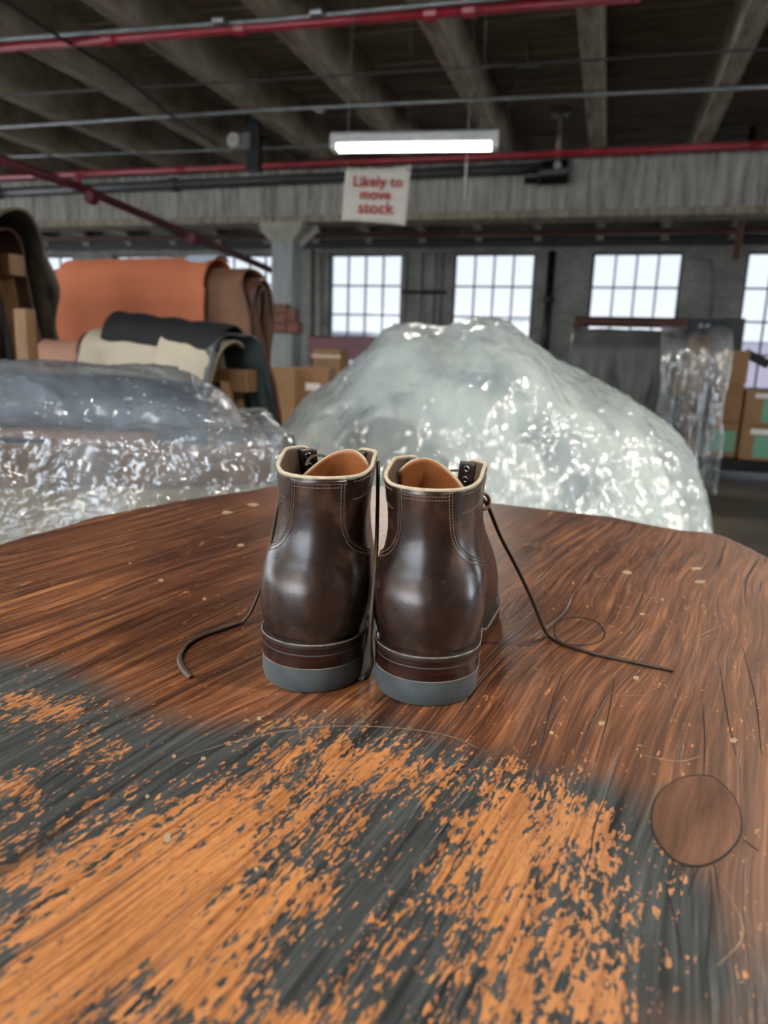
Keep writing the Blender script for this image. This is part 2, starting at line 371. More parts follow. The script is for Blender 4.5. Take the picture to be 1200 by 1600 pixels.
# windows: origin at the sill's left corner, x along the wall, y out of the room
wcount = 0
def window(panes):
    global wcount; wcount += 1
    w = bpy.data.objects.new('window_%d' % wcount, None); COL.objects.link(w); w['kind'] = 'structure'
    h = HEAD - SILL
    fb = MB(); fb.span((0, 0, 0), (.05, .07, h)).span((1.79, 0, 0), (1.84, .07, h)).span((.05, 0, 0), (1.79, .07, .05)).span((.05, 0, h - .05), (1.79, .07, h))
    fb.build('window_frame', M['steel'], w)
    cw, ch = 1.74 / 4, (h - .1) / 4
    for k in (1, 2, 3):
        MB().span((.05 + cw * k - .019, .01, .05), (.05 + cw * k + .019, .05, h - .05)).build('muntin', M['steel'], w)
        MB().span((.05, .005, .05 + ch * k - .019), (1.79, .055, .05 + ch * k + .019)).build('muntin', M['steel'], w)
    pm = MB().add([(0, 0, 0), (cw, 0, 0), (cw, 0, ch), (0, 0, ch), (0, .004, 0), (cw, .004, 0), (cw, .004, ch), (0, .004, ch)], [(0, 1, 2, 3), (7, 6, 5, 4)])
    mb = MB(); mb.add([(0, 0, 0), (cw, 0, 0), (cw, 0, ch), (0, 0, ch)], [(0, 1, 2, 3)])
    p0 = None
    for i in range(4):
        for j in range(4):
            if p0 is None: p0 = mb.build('pane', panes, w); p = p0
            else: p = p0.copy(); COL.objects.link(p)
            p.location = (.05 + cw * i, .03, .05 + ch * j)
    MB().span((-.04, -.06, -.06), (1.88, .0, 0)).build('window_sill', M['wall'], w)
    return w
def wcopy(o, loc, rz):
    global wcount; wcount += 1
    c = dup(o, None, loc, rz); c.name = 'window_%d' % wcount; return c
w0 = window(M['pane']); w0.location = (FW[0], YF + .08, SILL)
for x in FW[1:]: wcopy(w0, (x, YF + .08, SILL), 0)
w1 = window(M['clearpane']); w1.location = (BACK_WIN[0] + 1.84, YB - .08, SILL); w1.rotation_euler = (0, 0, PI)
for x in BACK_WIN[1:]: wcopy(w1, (x + 1.84, YB - .08, SILL), PI)
for y in LEFT_WIN: wcopy(w1, (XL - .08, y, SILL), PI / 2)
for y in RIGHT_WIN: wcopy(w1, (XR + .08, y + 1.84, SILL), -PI / 2)
# building across the street
b = thing('building', 'pale sided building seen through the factory windows', 'building', (-3, 30, 0))
MB().span((-30, 0, 0), (24, 6, 1.9)).build('wall', M['siding'], b)
for k in range(9): MB().span((-30, -.06, .2 + k * .19), (24, 0, .23 + k * .19)).build('siding_board', M['darkgrey'], b)
MB().span((4.5, -.2, .0), (9.5, -.02, 1.8)).build('door', M['pinksiding'], b)
MB().span((-8, -.2, .0), (-5, -.02, 1.6)).build('door', M['pinksiding'], b)
for x in (-22, -12, -2.5, 2, 13):
    MB().tube([(x, -.4, 1.6), (x, -.4, 2.5)], .03, 6).tube([(x, -.4, 2.45), (x + 3.5, -.4, 2.45)], .03, 6).tube([(x + 3.5, -.4, 1.6), (x + 3.5, -.4, 2.45)], .03, 6).build('railing', M['steel'], b)

# ceiling boards, beams, girder
rnd = random.Random(3)
y = 3.0
bmesh_ = {}
while y < YF:
    w = .27; dz = rnd.uniform(-.012, .012)
    MB().span((XL, y + .008, 4.30 + dz), (XR, y + w, 4.362)).build('board', M['deck'], ceil); y += w + .004
BX = [-.41 + 1.29 * k for k in range(-12, 7)]
beam0 = None
for k, x in enumerate(BX):
    if beam0 is None:
        beam0 = MB().span((-.095, YB, 3.8), (.095, YF, 4.30)).build('beam', M['beam'], ceil, bevel=.012); beam0.location.x = x
        cor0 = MB().add([(-.07, YF, 3.3), (.07, YF, 3.3), (-.07, YF - .45, 3.8), (.07, YF - .45, 3.8), (-.07, YF - .3, 3.8), (.07, YF - .3, 3.8), (-.07, YF, 3.45), (.07, YF, 3.45)],
                       [(0, 1, 3, 2), (4, 5, 7, 6), (0, 2, 4, 6), (1, 7, 5, 3), (2, 3, 5, 4), (0, 6, 7, 1)])
        cor0 = None
    else:
        c = beam0.copy(); COL.objects.link(c); c.location.x = x
bk = None
for x in BX:
    if bk is None:
        m = MB(); m.add([(-.08, 0, -.42), (.08, 0, -.42), (.08, -.42, 0), (-.08, -.42, 0), (-.08, 0, -.20), (.08, 0, -.20), (.08, -.20, 0), (-.08, -.20, 0)],
                        [(0, 1, 2, 3), (4, 7, 6, 5), (0, 3, 7, 4), (1, 5, 6, 2), (0, 4, 5, 1), (3, 2, 6, 7)])
        bk = m.build('bracket', M['capital'], ceil); bk.location = (x, YF - .02, 3.8)
    else:
        c = bk.copy(); COL.objects.link(c); c.location = (x, YF - .02, 3.8)
gy = 10.95
MB().span((XL, gy, 3.02), (XR, gy + .42, 3.78)).build('girder', M['girder'], ceil, bevel=.02)
MB().span((XL, gy - .03, 3.0), (XR, gy + .46, 3.1)).build('girder_flange', M['beam'], ceil, bevel=.01)
MB().span((XL, YF - .18, 3.44), (XR, YF - .02, 3.62)).build('lintel', M['darkgrey'], ceil)
MB().span((XL, 15.2, 3.42), (XR, 15.3, 3.52)).build('cross_member', M['rust'], ceil)
cx = -5.06
col_ = bpy.data.objects.new('trim_1', None); COL.objects.link(col_); col_['kind'] = 'structure'; col_.location = (cx, 11.15, 0)
MB().span((-.19, -.19, 0), (.19, .19, 3.0)).build('column_shaft', M['column'], col_, bevel=.035, bseg=3)
m = MB()
rows = []
for hw, z in ((.19, 2.72), (.21, 2.74), (.35, 2.92), (.36, 3.01)):
    rows.append([(-hw, -min(hw, .24), z), (hw, -min(hw, .24), z), (hw, min(hw, .24), z), (-hw, min(hw, .24), z)])
m.grid(rows, closed=True); m.add(rows[-1], [(0, 1, 2, 3)]); m.build('capital', M['capital'], col_)
m = MB(); m.tube([(.19, .05, 2.72), (.5, .05, 2.98)], .07, 4); m.build('brace', M['capital'], col_)
#==== ROOM THINGS
# pipes under the ceiling
def pipe(name, label, cat, pts, r, mat, couplings=(), n=10):
    base = Vector(pts[0]); o = thing(name, label, cat, base)
    L = [Vector(p) - base for p in pts]
    MB().tube(L, r, n).build('pipe_run', mat, o, smooth=True)
    for f in couplings:
        seg = L[-1] - L[0]; c = L[0] + seg * f; d = seg.normalized()
        MB().tube([c - d * .05, c + d * .05], r * 1.45, n).build('coupling', mat, o, smooth=False)
    return o
pipe('sprinkler_pipe', 'thick red sprinkler pipe nearest the viewer, crossing the top of the picture', 'pipe', [atz(-60, 80, 3.74), atz(1000, -5, 3.74)], .037, M['red'], (.26, .47, .74, .79))
o = pipe('sprinkler_pipe', 'red sprinkler pipe running just in front of the girder behind the lit lamp', 'pipe', [(-12, 10.6, 3.745), (6, 10.6, 3.735)], .04, M['red'], (.3, .55, .75))
for px in (122,):
    p = atY(px, 270, 10.6) - Vector((-12, 10.6, 3.745))
    MB().tube([(p.x, 0, .0), (p.x, 0, -.26)], .05, 8).build('sprinkler_head', M['red'], o)
p1 = atd(-40, 235, 7.6); p2 = atd(122, 292, 9.3); p3 = atd(430, 425, 12.5)
pipe('drop_pipe', 'dark red pipe slanting down from the left edge towards the grey column', 'pipe', [p1, p2, p3], .055, M['darkred'], (.28, .62))
pipe('conduit', 'grey conduit just above the nearest red pipe', 'conduit', [atz(-60, 66, 3.77), atz(420, 32, 3.77), atz(700, 5, 3.77), atz(960, -20, 3.77)], .02, M['conduit'], (.45, .6))
pipe('conduit', 'pale conduit crossing under the beams from left to right above the lamp', 'conduit', [atz(-60, 203, 3.77), atz(420, 172, 3.77), atz(600, 163, 3.77), atz(1260, 132, 3.77)], .02, M['conduit'], (.3, .5))
pipe('conduit', 'thin conduit on the left between the round alarm and the lamp', 'conduit', [atz(-60, 247, 3.775), atz(180, 240, 3.775), atz(330, 235, 3.775), atz(520, 227, 3.775)], .017, M['conduit'], (.25, .5))
pipe('conduit', 'thin dark conduit crossing behind the beams, second from the top', 'conduit', [atz(-60, 153, 3.78), atz(420, 125, 3.78), atz(860, 98, 3.78), atz(1260, 72, 3.78)], .009, M['darkgrey'])
pipe('cable', 'black cable running diagonally along a beam at upper left', 'cable', [atz(-10, -10, 3.72), atz(80, 50, 3.72), atz(180, 110, 3.72), atz(260, 175, 3.72), atz(340, 228, 3.72)], .016, M['black'])
pipe('shaft_pipe', 'long dark pipe lying along the face of the girder', 'pipe', [(-12.5, 10.72, 3.52), (-1.1, 10.72, 3.60)], .07, M['darkgrey'], (.2, .5, .8))
o = thing('pipe_coupling', 'black motor-like pipe coupling hanging right of the lamp', 'coupling', atY(870, 266, 10.75))
m = MB(); m.tube([(-.42, 0, -.06), (-.2, 0, -.06)], .10, 16).tube([(-.2, 0, -.03), (.15, 0, -.02)], .15, 16); m.build('body', M['black'], o)
MB().tube([(-.21, -.02, -.05), (-.23, -.02, -.05)], .16, 16).build('flange', M['darkgrey'], o)
MB().tube([(.02, -.15, .02), (.02, -.2, .02)], .05, 12).build('port', M['conduit'], o)
MB().tube([(0, 0, .1), (0, 0, .7)], .035, 10).build('hanger_rod', M['beam'], o)
MB().span((-.12, -.1, .68), (.12, .1, .72)).build('hanger_plate', M['darkgrey'], o)
# hanging hook with chains
o = thing('chain_hook', 'dark hook plate hanging on thin chains under the ceiling right of the lamp', 'hook', atd(828, 105, 7.6))
m = MB(); m.tube([(-.12, 0, 0), (.12, 0, 0)], .03, 8).tube([(.0, 0, .02), (.06, 0, .06)], .03, 8); m.build('plate', M['black'], o)
MB().tube([(-.02, 0, .03), (-.16, 0, .55), (-.2, .05, .75)], .012, 6).build('chain', M['conduit'], o)
MB().tube([(.02, 0, .03), (-.02, 0, .35), (.02, 0, .6)], .006, 6).build('chain', M['darkgrey'], o)
MB().tube([(-.04, 0, 0), (-.14, 0, -.18), (-.22, 0, -.5)], .005, 6).build('chain', M['darkgrey'], o)
# alarm
o = thing('alarm_horn', 'round cream alarm horn on a dark bracket below the ceiling at left', 'alarm', atd(367, 220, 9.0))
m = MB(); m.tube([(0, .0, 0), (.0, -.05, 0)], .085, 24); m.build('face', M['capital'], o, bevel=.01)
MB().tube([(0, -.05, 0), (0, -.06, 0)], .05, 20).build('grille', M['wall'], o)
MB().span((-.05, 0, -.1), (.2, .2, .09)).build('housing', M['panelgrey'], o, bevel=.01)
MB().span((.12, .05, -.35), (.3, .15, .55)).build('bracket', M['black'], o)
# fluorescent lamp
def lamp(label, c, lit=True, watts=60, rz=0, size=1.16):
    o = thing('fluorescent_lamp', label, 'lamp', c, rz)
    h = size / 2
    m = MB(); n = 12; prof = [(-.075, -.045), (-.085, -.03), (-.07, .02), (-.03, .045), (.03, .045), (.07, .02), (.085, -.03), (.075, -.045)]
    rows = [[(x, y, z) for y, z in prof] for x in (-h, h)]
    m.grid(rows, closed=True); m.add(rows[0], [tuple(range(8))]); m.add(rows[1], [tuple(range(8))[::-1]])
    m.build('housing', M['lamphouse'], o)
    for yy in (-.04, .04):
        MB().tube([(-h + .05, yy, -.065), (h - .05, yy, -.065)], .022, 12).build('tube', M['tube'], o, smooth=True)
    for s in (-1, 1):
        MB().span((s * h - s * .05, -.07, -.092), (s * h, .07, -.04)).build('lamp_holder', M['lamphouse'], o, bevel=.004)
        MB().tube([(s * h * .8, 0, .04), (s * h * .75, 0, 4.3 - c[2])], .0018, 6).build('chain', M['conduit'], o)
    l = bpy.data.lights.new('tube_light', 'AREA'); l.shape = 'RECTANGLE'; l.size = size - .1; l.size_y = .12; l.energy = watts; l.color = (1, .93, .82)
    lo = bpy.data.objects.new('tube_light', l); COL.objects.link(lo); lo.parent = o; lo.location = (0, 0, -.1)
    return o
t = NT('lit_fluorescent_tube'); e = t.n('ShaderNodeEmission'); e.inputs[0].default_value = (1, .95, .86, 1); e.inputs[1].default_value = 14
t.l(e.outputs[0], t.out.inputs[0]); M['tube'] = t.m
M['lamphouse'] = plain('white_lamp_enamel', (.65, .66, .66), (.5, .51, .51), 5, .35)
lp = (atd(513, 218, 5.5) + atd(776, 214, 5.7)) / 2
lamp('lit white fluorescent batten lamp hanging over the sign', tuple(lp), rz=math.radians(7), size=1.30, watts=90)
for (x, y, r, w_) in ((-1.0, -.9, .1, 'behind the viewer'), (1.6, .6, .1, 'to the right of the table'), (-3.4, -.2, 0, 'to the left of the table'), (-5.2, 2.6, 0, 'left of the mottled hides'), (1.9, 2.6, 0, 'right of the big mound')):
    lamp('added fluorescent batten lamp for fill light outside the picture, ' + w_, (x, y, 2.75), rz=r, watts=80)  # unseen lamps added to brighten the table, hides and mound
# sign
sp = (atd(537, 264, 5.2) + atd(638, 346, 5.2)) / 2
o = thing('hanging_sign', 'white card sign with red hand lettering hanging under the lamp', 'sign', sp, math.radians(14))
m = MB(); rows = []
hw, hh = .232, .183
def signpt(u, v, off=0):   # slightly curled card
    x = u * hw + v * .012; return (x, off - .012 * u * u + .01 * v * v, v * hh + .012 * u * v - .0 + (.012 * (u ** 4)) * (1 if v > 0 else 1) * v)
for j in range(9): rows.append([signpt(-1 + i / 8, -1 + j / 4) for i in range(17)])
m.grid(rows); so = m.build('card', M['signcard'] if 'signcard' in M else M['white'], o, smooth=True); solid(so, .004, 0)
M['signred'] = plain('faded_red_marker', (.42, .05, .045), (.34, .035, .035), 40, .7, bump=.05)
M['signcard'] = plain('cream_card', (.60, .56, .50), (.52, .48, .43), 5, .7, bump=.05); so.data.materials[0] = M['signcard']
for txt, z, s, xo in (('Likely to', .055, .098, .012), ('move', -.03, .098, -.005), ('stock', -.125, .112, .0)):
    cu = bpy.data.curves.new('lettering', 'FONT'); cu.body = txt; cu.size = s; cu.align_x = 'CENTER'; cu.extrude = .001; cu.offset = .0022; cu.space_character = 1.04
    to = bpy.data.objects.new('tmp', cu); COL.objects.link(to)
    me = bpy.data.meshes.new_from_object(to); bpy.data.objects.remove(to)
    me.materials.clear(); me.materials.append(M['signred'])
    lo = bpy.data.objects.new('lettering', me); COL.objects.link(lo); lo.parent = o; lo.location = (xo, -.016, z); lo.rotation_euler = (PI / 2, 0, 0)
for sx_ in (-.22, .22): MB().tube([(sx_, 0, .185), (sx_ * .9, 0, 4.3 - sp.z)], .0009, 6).build('cord', M['conduit'], o)
for sx_ in (-.22, .22): MB().tube([(sx_, -.02, .175), (sx_, -.008, .175)], .007, 10).build('grommet', M['darkgrey'], o)
p = atd(730, 262, 5.9); pipe('pull_cord', 'thin pale pull cord hanging below the right end of the lamp', 'cord', [Vector((p.x, p.y, 4.29)), atd(722, 372, 5.9)], .0018, M['conduit'])

# wall fittings
def onwall(px, py, off=.1): return atY(px, py, YF - off)
a = onwall(872, 392); c = onwall(853, 560)
pipe('downpipe', 'thick black downpipe on the wall between the second and third windows from the right', 'pipe', [(a.x - .12, YF - .13, 3.34), (a.x - .12, YF - .13, .02)], .085, M['black'], (.3, .7))
a = onwall(505, 400); pipe('wall_conduit', 'pale vertical conduit left of the window beside the sign', 'conduit', [(a.x - .12, YF - .06, 3.3), (a.x - .12, YF - .06, .3)], .05, M['capital'])
a = onwall(487, 450); pipe('wall_conduit', 'dark vertical conduit just right of the grey column', 'conduit', [(a.x, YF - .06, 3.5), (a.x, YF - .06, .3)], .03, M['darkgrey'])
a = onwall(1118, 400); pipe('wall_conduit', 'thin grey conduit bending down to the blue electrical cabinet', 'conduit', [(a.x - .5, YF - .06, 3.2), (a.x - .1, YF - .06, 3.15), (a.x + .05, YF - .06, 2.9), (a.x + .05, YF - .06, 2.0)], .02, M['conduit'])
a = onwall(1165, 272); pipe('rust_post', 'rusty brown hanging post near the right edge in front of the girder', 'post', [Vector((atd(1150, 405, 10.4).x, atd(1150, 405, 10.4).y, 4.30)), atd(1150, 405, 10.4)], .05, M['rust'])
a = onwall(632, 470); b2 = onwall(700, 470)
o = thing('pipe_rack', 'dark pipe rack against the wall between two windows left of the plastic mound', 'rack', (a.x, YF - .35, 0))
wd = b2.x - a.x
for xx in (.1, .45 * wd, .75 * wd, wd - .1): MB().tube([(xx, 0, 0), (xx, 0, 3.3)], .03, 8).build('post', M['darkgrey'], o)
for zz in (2.45, 1.6): MB().tube([(0, 0, zz), (wd, 0, zz)], .035, 8).build('rail', M['black'], o)
o = thing('cabinet', 'small blue-grey wall box with two white labels left of the plastic mound', 'cabinet', (onwall(648, 520).x, YF - .8, 0))
MB().span((-.3, -.15, 1.3), (.35, .2, 1.72)).build('body', M['blue'], o, bevel=.02)
for xx in (-.12, -.02): MB().span((xx, -.16, 1.4), (xx + .05, -.15, 1.6)).build('label_plate', M['white'], o)
MB().span((-.25, -.1, 0), (.3, .18, 1.3)).build('stand', M['darkgrey'], o)
p = onwall(1097, 520, .3)
o = thing('electrical_cabinet', 'dark blue electrical cabinet with two white labels between the two rightmost windows', 'cabinet', (p.x, YF - .3, 1.55))
MB().span((-.38, -.12, -.5), (.38, .29, .42)).build('body', M['blue'], o, bevel=.01)
for xx in (-.09, .04): MB().span((xx, -.13, .08), (xx + .07, -.12, .32)).build('label_plate', M['white'], o)
MB().span((.39, .05, -1.2), (.8, .29, .45)).build('side_panel', M['panelgrey'], o)
MB().span((-.3, -.13, -.45), (.3, -.12, -.02)).build('door', M['blue'], o)
# wooden rack with grey panel behind right horse
p = atd(903, 505, 11); q = atd(1068, 515, 11.3)
o = thing('wooden_rack', 'wooden rack with a grey board back in front of the window right of the mound', 'rack', (p.x, p.y, 0))
w_ = q.x - p.x; hz = p.z + .03
MB().tube([(-.05, 0, hz), (w_, 0, hz)], .075, 12).build('top_rail', M['rust'], o, smooth=True)
for xx in (0, w_ - .05): MB().span((xx - .06, -.06, 0), (xx + .06, .06, hz)).build('post', M['rust'], o)
MB().span((.08, .0, .5), (w_ - .1, .03, hz - .12)).build('back_board', M['panelgrey'], o)
# cartons
def carton(label, c, d, rz=0, mat='card', labels=(), group=None):
    o = thing('carton', label, 'box', c, rz, group); x, y, z = d
    MB().span((-x / 2, -y / 2, 0), (x / 2, y / 2, z)).build('body', M[mat], o, bevel=.006)
    for s in (-1, 1):
        MB().span((-x / 2 + .004, s * .004, z), (x / 2 - .004, s * (y / 2 - .004), z + .006)).build('flap', M[mat], o)
    MB().span((-x / 2, -.03, z + .005), (x / 2, .03, z + .008)).build('tape', M['tape'], o)
    for (lx, lz, lw, lh, mt) in labels:
        MB().span((lx - lw / 2, -y / 2 - .004, lz), (lx + lw / 2, -y / 2 - .001, lz + lh)).build('paper_label' if mt != 'tape' else 'tape', M[mt], o)
    return o
pal = thing('pallet', 'dark low cart under the stacked cartons at the right edge', 'cart', (1.55, 7.75, 0))
MB().span((-.72, -.42, .12), (1.0, .45, .22)).build('deck', M['black'], pal)
for xx in (-.55, .8):
    for yy in (-.3, .3): MB().tube([(xx - .03, yy, .06), (xx + .03, yy, .06)], .06, 14).build('wheel', M['black'], pal)
gx = 1.56
z0 = .228
carton('brown carton with green label at the bottom of the right edge stack', (gx, 7.6, z0), (.62, .5, .31), 0, 'card', ((-.06, .03, .30, .2, 'green'), (-.1, .24, .3, .05, 'white')))
carton('brown carton with green label standing on the bottom one at right edge', (gx, 7.6, z0 + .32), (.62, .5, .31), 0, 'card', ((-.03, .03, .30, .21, 'green'), (-.10, .25, .3, .04, 'white')))
carton('brown carton low in the stack behind the red cart leg', (.98, 7.72, z0), (.5, .5, .33), 0, 'card', ((.08, .05, .3, .2, 'green'),))
carton('brown carton in the middle of the left one of two stacks at right', (.98, 7.72, z0 + .34), (.5, .5, .33), 0, 'card', ((-.1, .05, .3, .2, 'green'),))
carton('topmost brown carton under the window at right', (1.04, 7.72, z0 + .68), (.40, .48, .30), 0, 'card', ())
pp = atd(1162, 568, 7.4)
o = MB().box((0, 0, 0), (.24, .07, .08), Matrix.Rotation(math.radians(25), 3, 'Y')).build('tape_gun', M['black'], None, pp + Vector((-.03, .1, -.01)), bevel=.01)
o.location = (1.33, 7.66, z0 + .68 + .24)
tag(o, 'black tape gun poking past the topmost carton in front of the right window', 'tape gun')
# left cartons behind pile
def at_ground_boxes():
    specs = [(438, 640, 8.0, .42, .62, 'brown carton with white label beside the orange hides', ((-.08, .33, .12, .22, 'white'),)),
             (492, 640, 8.2, .40, .60, 'brown carton with torn white label left of the plastic mound', ((.02, .36, .16, .08, 'white'),)),
             ]
    for px, py, d, w, h, lab, lb in specs:
        p = atd(px, 575, d)
        b0 = thing('crate', 'plain low brown crate carrying the ' + ('left' if px < 460 else 'right') + ' white labelled carton', 'crate', (p.x, p.y, 0), .2)
        MB().span((-w / 2, -.2, 0), (w / 2, .25, p.z - h - .004)).build('body', M['card'], b0, bevel=.005)
        MB().span((-w / 2, -.21, p.z - h - .1), (w / 2, -.2, p.z - h - .06)).build('batten', M['wood'], b0)
        carton(lab, (p.x, p.y, p.z - h), (w, .44, h), .2, 'card', lb)
at_ground_boxes()
p = atd(515, 545, 9.3)
o = thing('storage_bin', 'upright brown carton between the column and the mound, taller than its neighbours', 'box', (p.x, p.y, 0))
MB().span((-.17, -.15, 0), (.2, .2, p.z)).build('body', M['card'], o, bevel=.01)
MB().span((-.18, -.155, p.z - .12), (.21, -.15, p.z - .07)).build('tape', M['tape'], o)
p = atd(545, 530, 10.8)
o = thing('bench', 'long dark red bench below the window beside the sign', 'bench', (p.x, p.y, 0))
MB().span((-.55, -.3, p.z - .3), (.75, .3, p.z + .03)).build('top', M['darkred'], o, bevel=.02)
for xx in (-.45, .65): MB().span((xx - .05, -.25, 0), (xx + .05, .25, p.z - .3)).build('leg', M['darkred'], o)
# timber blocks clamped to the column
p = atY(440, 497, 10.9)
o = thing('timber_blocks', 'red brown timber blocks strapped round the grey column', 'timber', (cx, 10.86, p.z))
for k in range(3): MB().span((-.27, -.09, -.22 + k * .145), (.16, .09, -.22 + k * .145 + .14)).build('block', M['redwood'], o, bevel=.008)
for k in range(2): MB().span((.165, -.08, -.24 + k * .19), (.36 - k * .06, .13, -.24 + k * .19 + .185)).build('block', M['redwood'], o, bevel=.008)
#==== HIDES ON HORSES
def horse(label, c, L, h, rz=0, mat='wood', name='wooden_horse', wheels=False, spread=.25):
    o = thing(name, label, 'trestle' if not wheels else 'cart', c, rz)
    z0 = .14 if wheels else 0
    MB().span((-L / 2, -.05, h - .1), (L / 2, .05, h)).build('beam', M[mat], o, bevel=.006)
    for sx_ in (-1, 1):
        for sy in (-1, 1):
            MB().tube([(sx_ * (L / 2 - .08), sy * spread, z0), (sx_ * (L / 2 - .12), sy * .04, h - .06)], .045, 4).build('leg', M[mat], o)
        MB().span((sx_ * (L / 2 - .08) - .02, -spread * .75, h * .38), (sx_ * (L / 2 - .08) + .02, spread * .75, h * .38 + .08)).build('brace', M[mat], o)
    if wheels:
        MB().span((-L / 2, -spread - .06, .12), (L / 2, spread + .06, .17)).build('deck', M[mat], o)
        for sx_ in (-1, 1):
            for sy in (-1, 1):
                MB().tube([(sx_ * (L / 2 - .1) - .02, sy * spread, .06), (sx_ * (L / 2 - .1) + .02, sy * spread, .06)], .06, 14).build('caster', M['black'], o)
    return o
def drape(label, c, L, r, df, db, mat, seed, rz=0, spread=.12, thick=.006, wav=.05, fold=.03, xsk=0, edge=.05, name='hide', sm=None, group=None, nx=60, ns=70, cat='hide', curl=0, fvar=.12):
    rows = []; tot = df + PI * r + db
    def nz(a, b): return noise.noise(Vector((a, b, seed * 7.3)))
    for i in range(nx + 1):
        u = -1 + 2 * i / nx; row = []
        fx = df * (1 + fvar * nz(u * 1.6, 3) * 2 + .05 * nz(u * 6, 9)); bx = db * (1 + .12 * nz(u * 1.8, 30) * 2)
        for j in range(ns + 1):
            s = j / ns * tot
            if s < df: d = (df - s) / df * fx; y = -r; z = -r - d; dep = d
            elif s < df + PI * r: a = (s - df) / r; y = -r * math.cos(a); z = -r + r * math.sin(a); dep = 0
            else: d = (s - df - PI * r) / db * bx; y = r; z = -r - d; dep = d
            sg = -1 if y < 0 else 1
            f = nz(u * 3.2 + .2 * dep, sg * 5) + .5 * nz(u * 8, sg * 11 + dep)
            yy = y + sg * (dep * spread + fold * f * min(1, dep / .25))
            zz = z + .012 * nz(u * 3, s * 3)
            lx = u * L / 2 * (1 + edge * nz(s * 2.6, 17 + (5 if u > 0 else 0)) * 2 * abs(u)) + xsk * dep
            if abs(dep) > 0: lx += .02 * nz(s * 5, u * 3)
            if curl: yy -= curl * max(0, u - .6) ** 2 * 4 * (1 if sg < 0 else -1)
            row.append((lx, yy, zz))
        rows.append(row)
    o = MB().grid(rows, flip=True).build(name, mat, None, c, rz, smooth=True); solid(o, thick, 0)
    if sm: pass
    return tag(o, label, cat, group)
# orange stack
ox, oy = -2.93, 4.33
horse('wooden horse carrying the orange and tan hides', (ox, oy + .02, 0), 1.35, 1.42, 0, 'orangewood')
BRN = drape('brown hide under the orange one, its folded edges showing at the right end', (ox + .13, oy, 1.52), 1.34, .10, .98, .9, M['h_brown'], 3, 0, .18, .012, edge=.06, fold=.05)
for kk, rr_ in enumerate((.075, .05, .025)):
    f_ = drape(None, (0, 0, -.03 - kk * .03), 1.30 - kk * .03, rr_, .9, .85, M['h_brown'] if kk % 2 else M['h_tan'], 90 + kk, 0, .10, .010, edge=.05, fold=.03, name='inner_fold', cat=None)
    f_.parent = BRN; f_.location = (.02, 0, -.03 - kk * .03)
drape('tan hide over the brown one, showing right of the orange suede', (ox + .03, oy, 1.575), 1.47, .145, .62, .7, M['h_tan'], 8, 0, .14, .012, edge=.07, fold=.04)
drape('bright orange suede hide draped over the top of the stack', (ox - .05, oy - .01, 1.64), 1.12, .19, .62, .55, M['h_orange'], 5, 0, .06, .008, edge=.02, fold=.012)
o = MB().grid([[(x, y, -y * y * 3.2 + .004) for y in (-.15 + .05 * abs(x) * 8, -.09, -.04, 0, .05, .1)] for x in (-.11, -.04, .03, .10)]).build('paper_sheet', M['paleblue'], None, (ox + .42, oy, 1.662)); solid(o, .002, 0)
tag(o, 'small pale blue paper sheet on the top right corner of the orange hide', 'paper')
# front pile
fx_, fy = -1.98, 2.98
horse('wooden horse under the black and cream hides at left', (fx_ - .05, fy + .02, 0), 1.0, 1.0, 0, 'wood')
drape('pinkish tan hide hanging at the left of the pile', (fx_ - .36, fy - .02, 1.10), .52, .08, .62, .3, M['h_pink'], 12, 0, .16, .008, edge=.05, xsk=-.12)
drape('dark oxblood hide hanging in a band left of the cream hide', (fx_ - .20, fy - .03, 1.14), .34, .10, .62, .3, M['h_oxblood'], 14, 0, .18, .008, edge=.05, xsk=-.30)
drape('cream hide draped over the pile, its lower right edge rolled', (fx_ - .03, fy - .02, 1.165), .60, .112, .60, .3, M['h_cream'], 19, 0, .20, .008, edge=.05, fold=.03)
drape('blue-green hide with curled corner at the right of the pile', (fx_ + .22, fy + .0, 1.15), .44, .11, .30, .42, M['h_green'], 23, math.radians(-14), .34, .008, edge=.08, fold=.06, curl=.1)
o = drape('black hide folded over the top of the pile', (fx_ + .08, fy - .01, 1.215), .60, .115, .01, .30, M['h_black'], 27, 0, .22, .012, edge=.05)
o.rotation_euler = (0, math.radians(5), 0)
o = drape('cream hide flap folded over at the right, below the black hide', (fx_ + .24, fy - .02, 1.15), .30, .13, .10, .2, M['h_cream'], 31, 0, .3, .008, edge=.1, fold=.04)
o.rotation_euler = (0, math.radians(10), 0)
# left dark
lx_, ly = -3.28, 3.0
horse('timber horse at the left edge under the mottled dark hides', (lx_ + .0, ly, 0), 1.0, 1.5, 0, 'wood')
drape('dark brown hide hanging low at the left edge under the mottled one', (lx_ - .0, ly, 1.62), .92, .1, .95, .7, M['h_brown'], 43, 0, .1, .01)
drape('mottled grey and brown hide draped high at the left edge', (lx_ + .06, ly - .02, 1.70), .96, .18, .38, .5, M['h_grey'], 47, 0, .3, .012, edge=.1, fold=.06, fvar=.2)
# upright timbers
p = atd(40, 510, 3.0); o = MB().span((-.03, -.03, -p.z - .07), (.03, .03, .0)).build('timber_post', M['wood'], None, (p.x, p.y, p.z + .07), bevel=.005); tag(o, 'pale square timber post in front of the brown hides at the left', 'post')
p = atd(3, 600, 2.7); o = MB().tube([(-.12, 0, -p.z), (0, 0, .05)], .03, 4).build('timber_post', M['orangewood'], None, p, bevel=.004); tag(o, 'orange timber leaning at the very left edge above the wrapped bin', 'post')

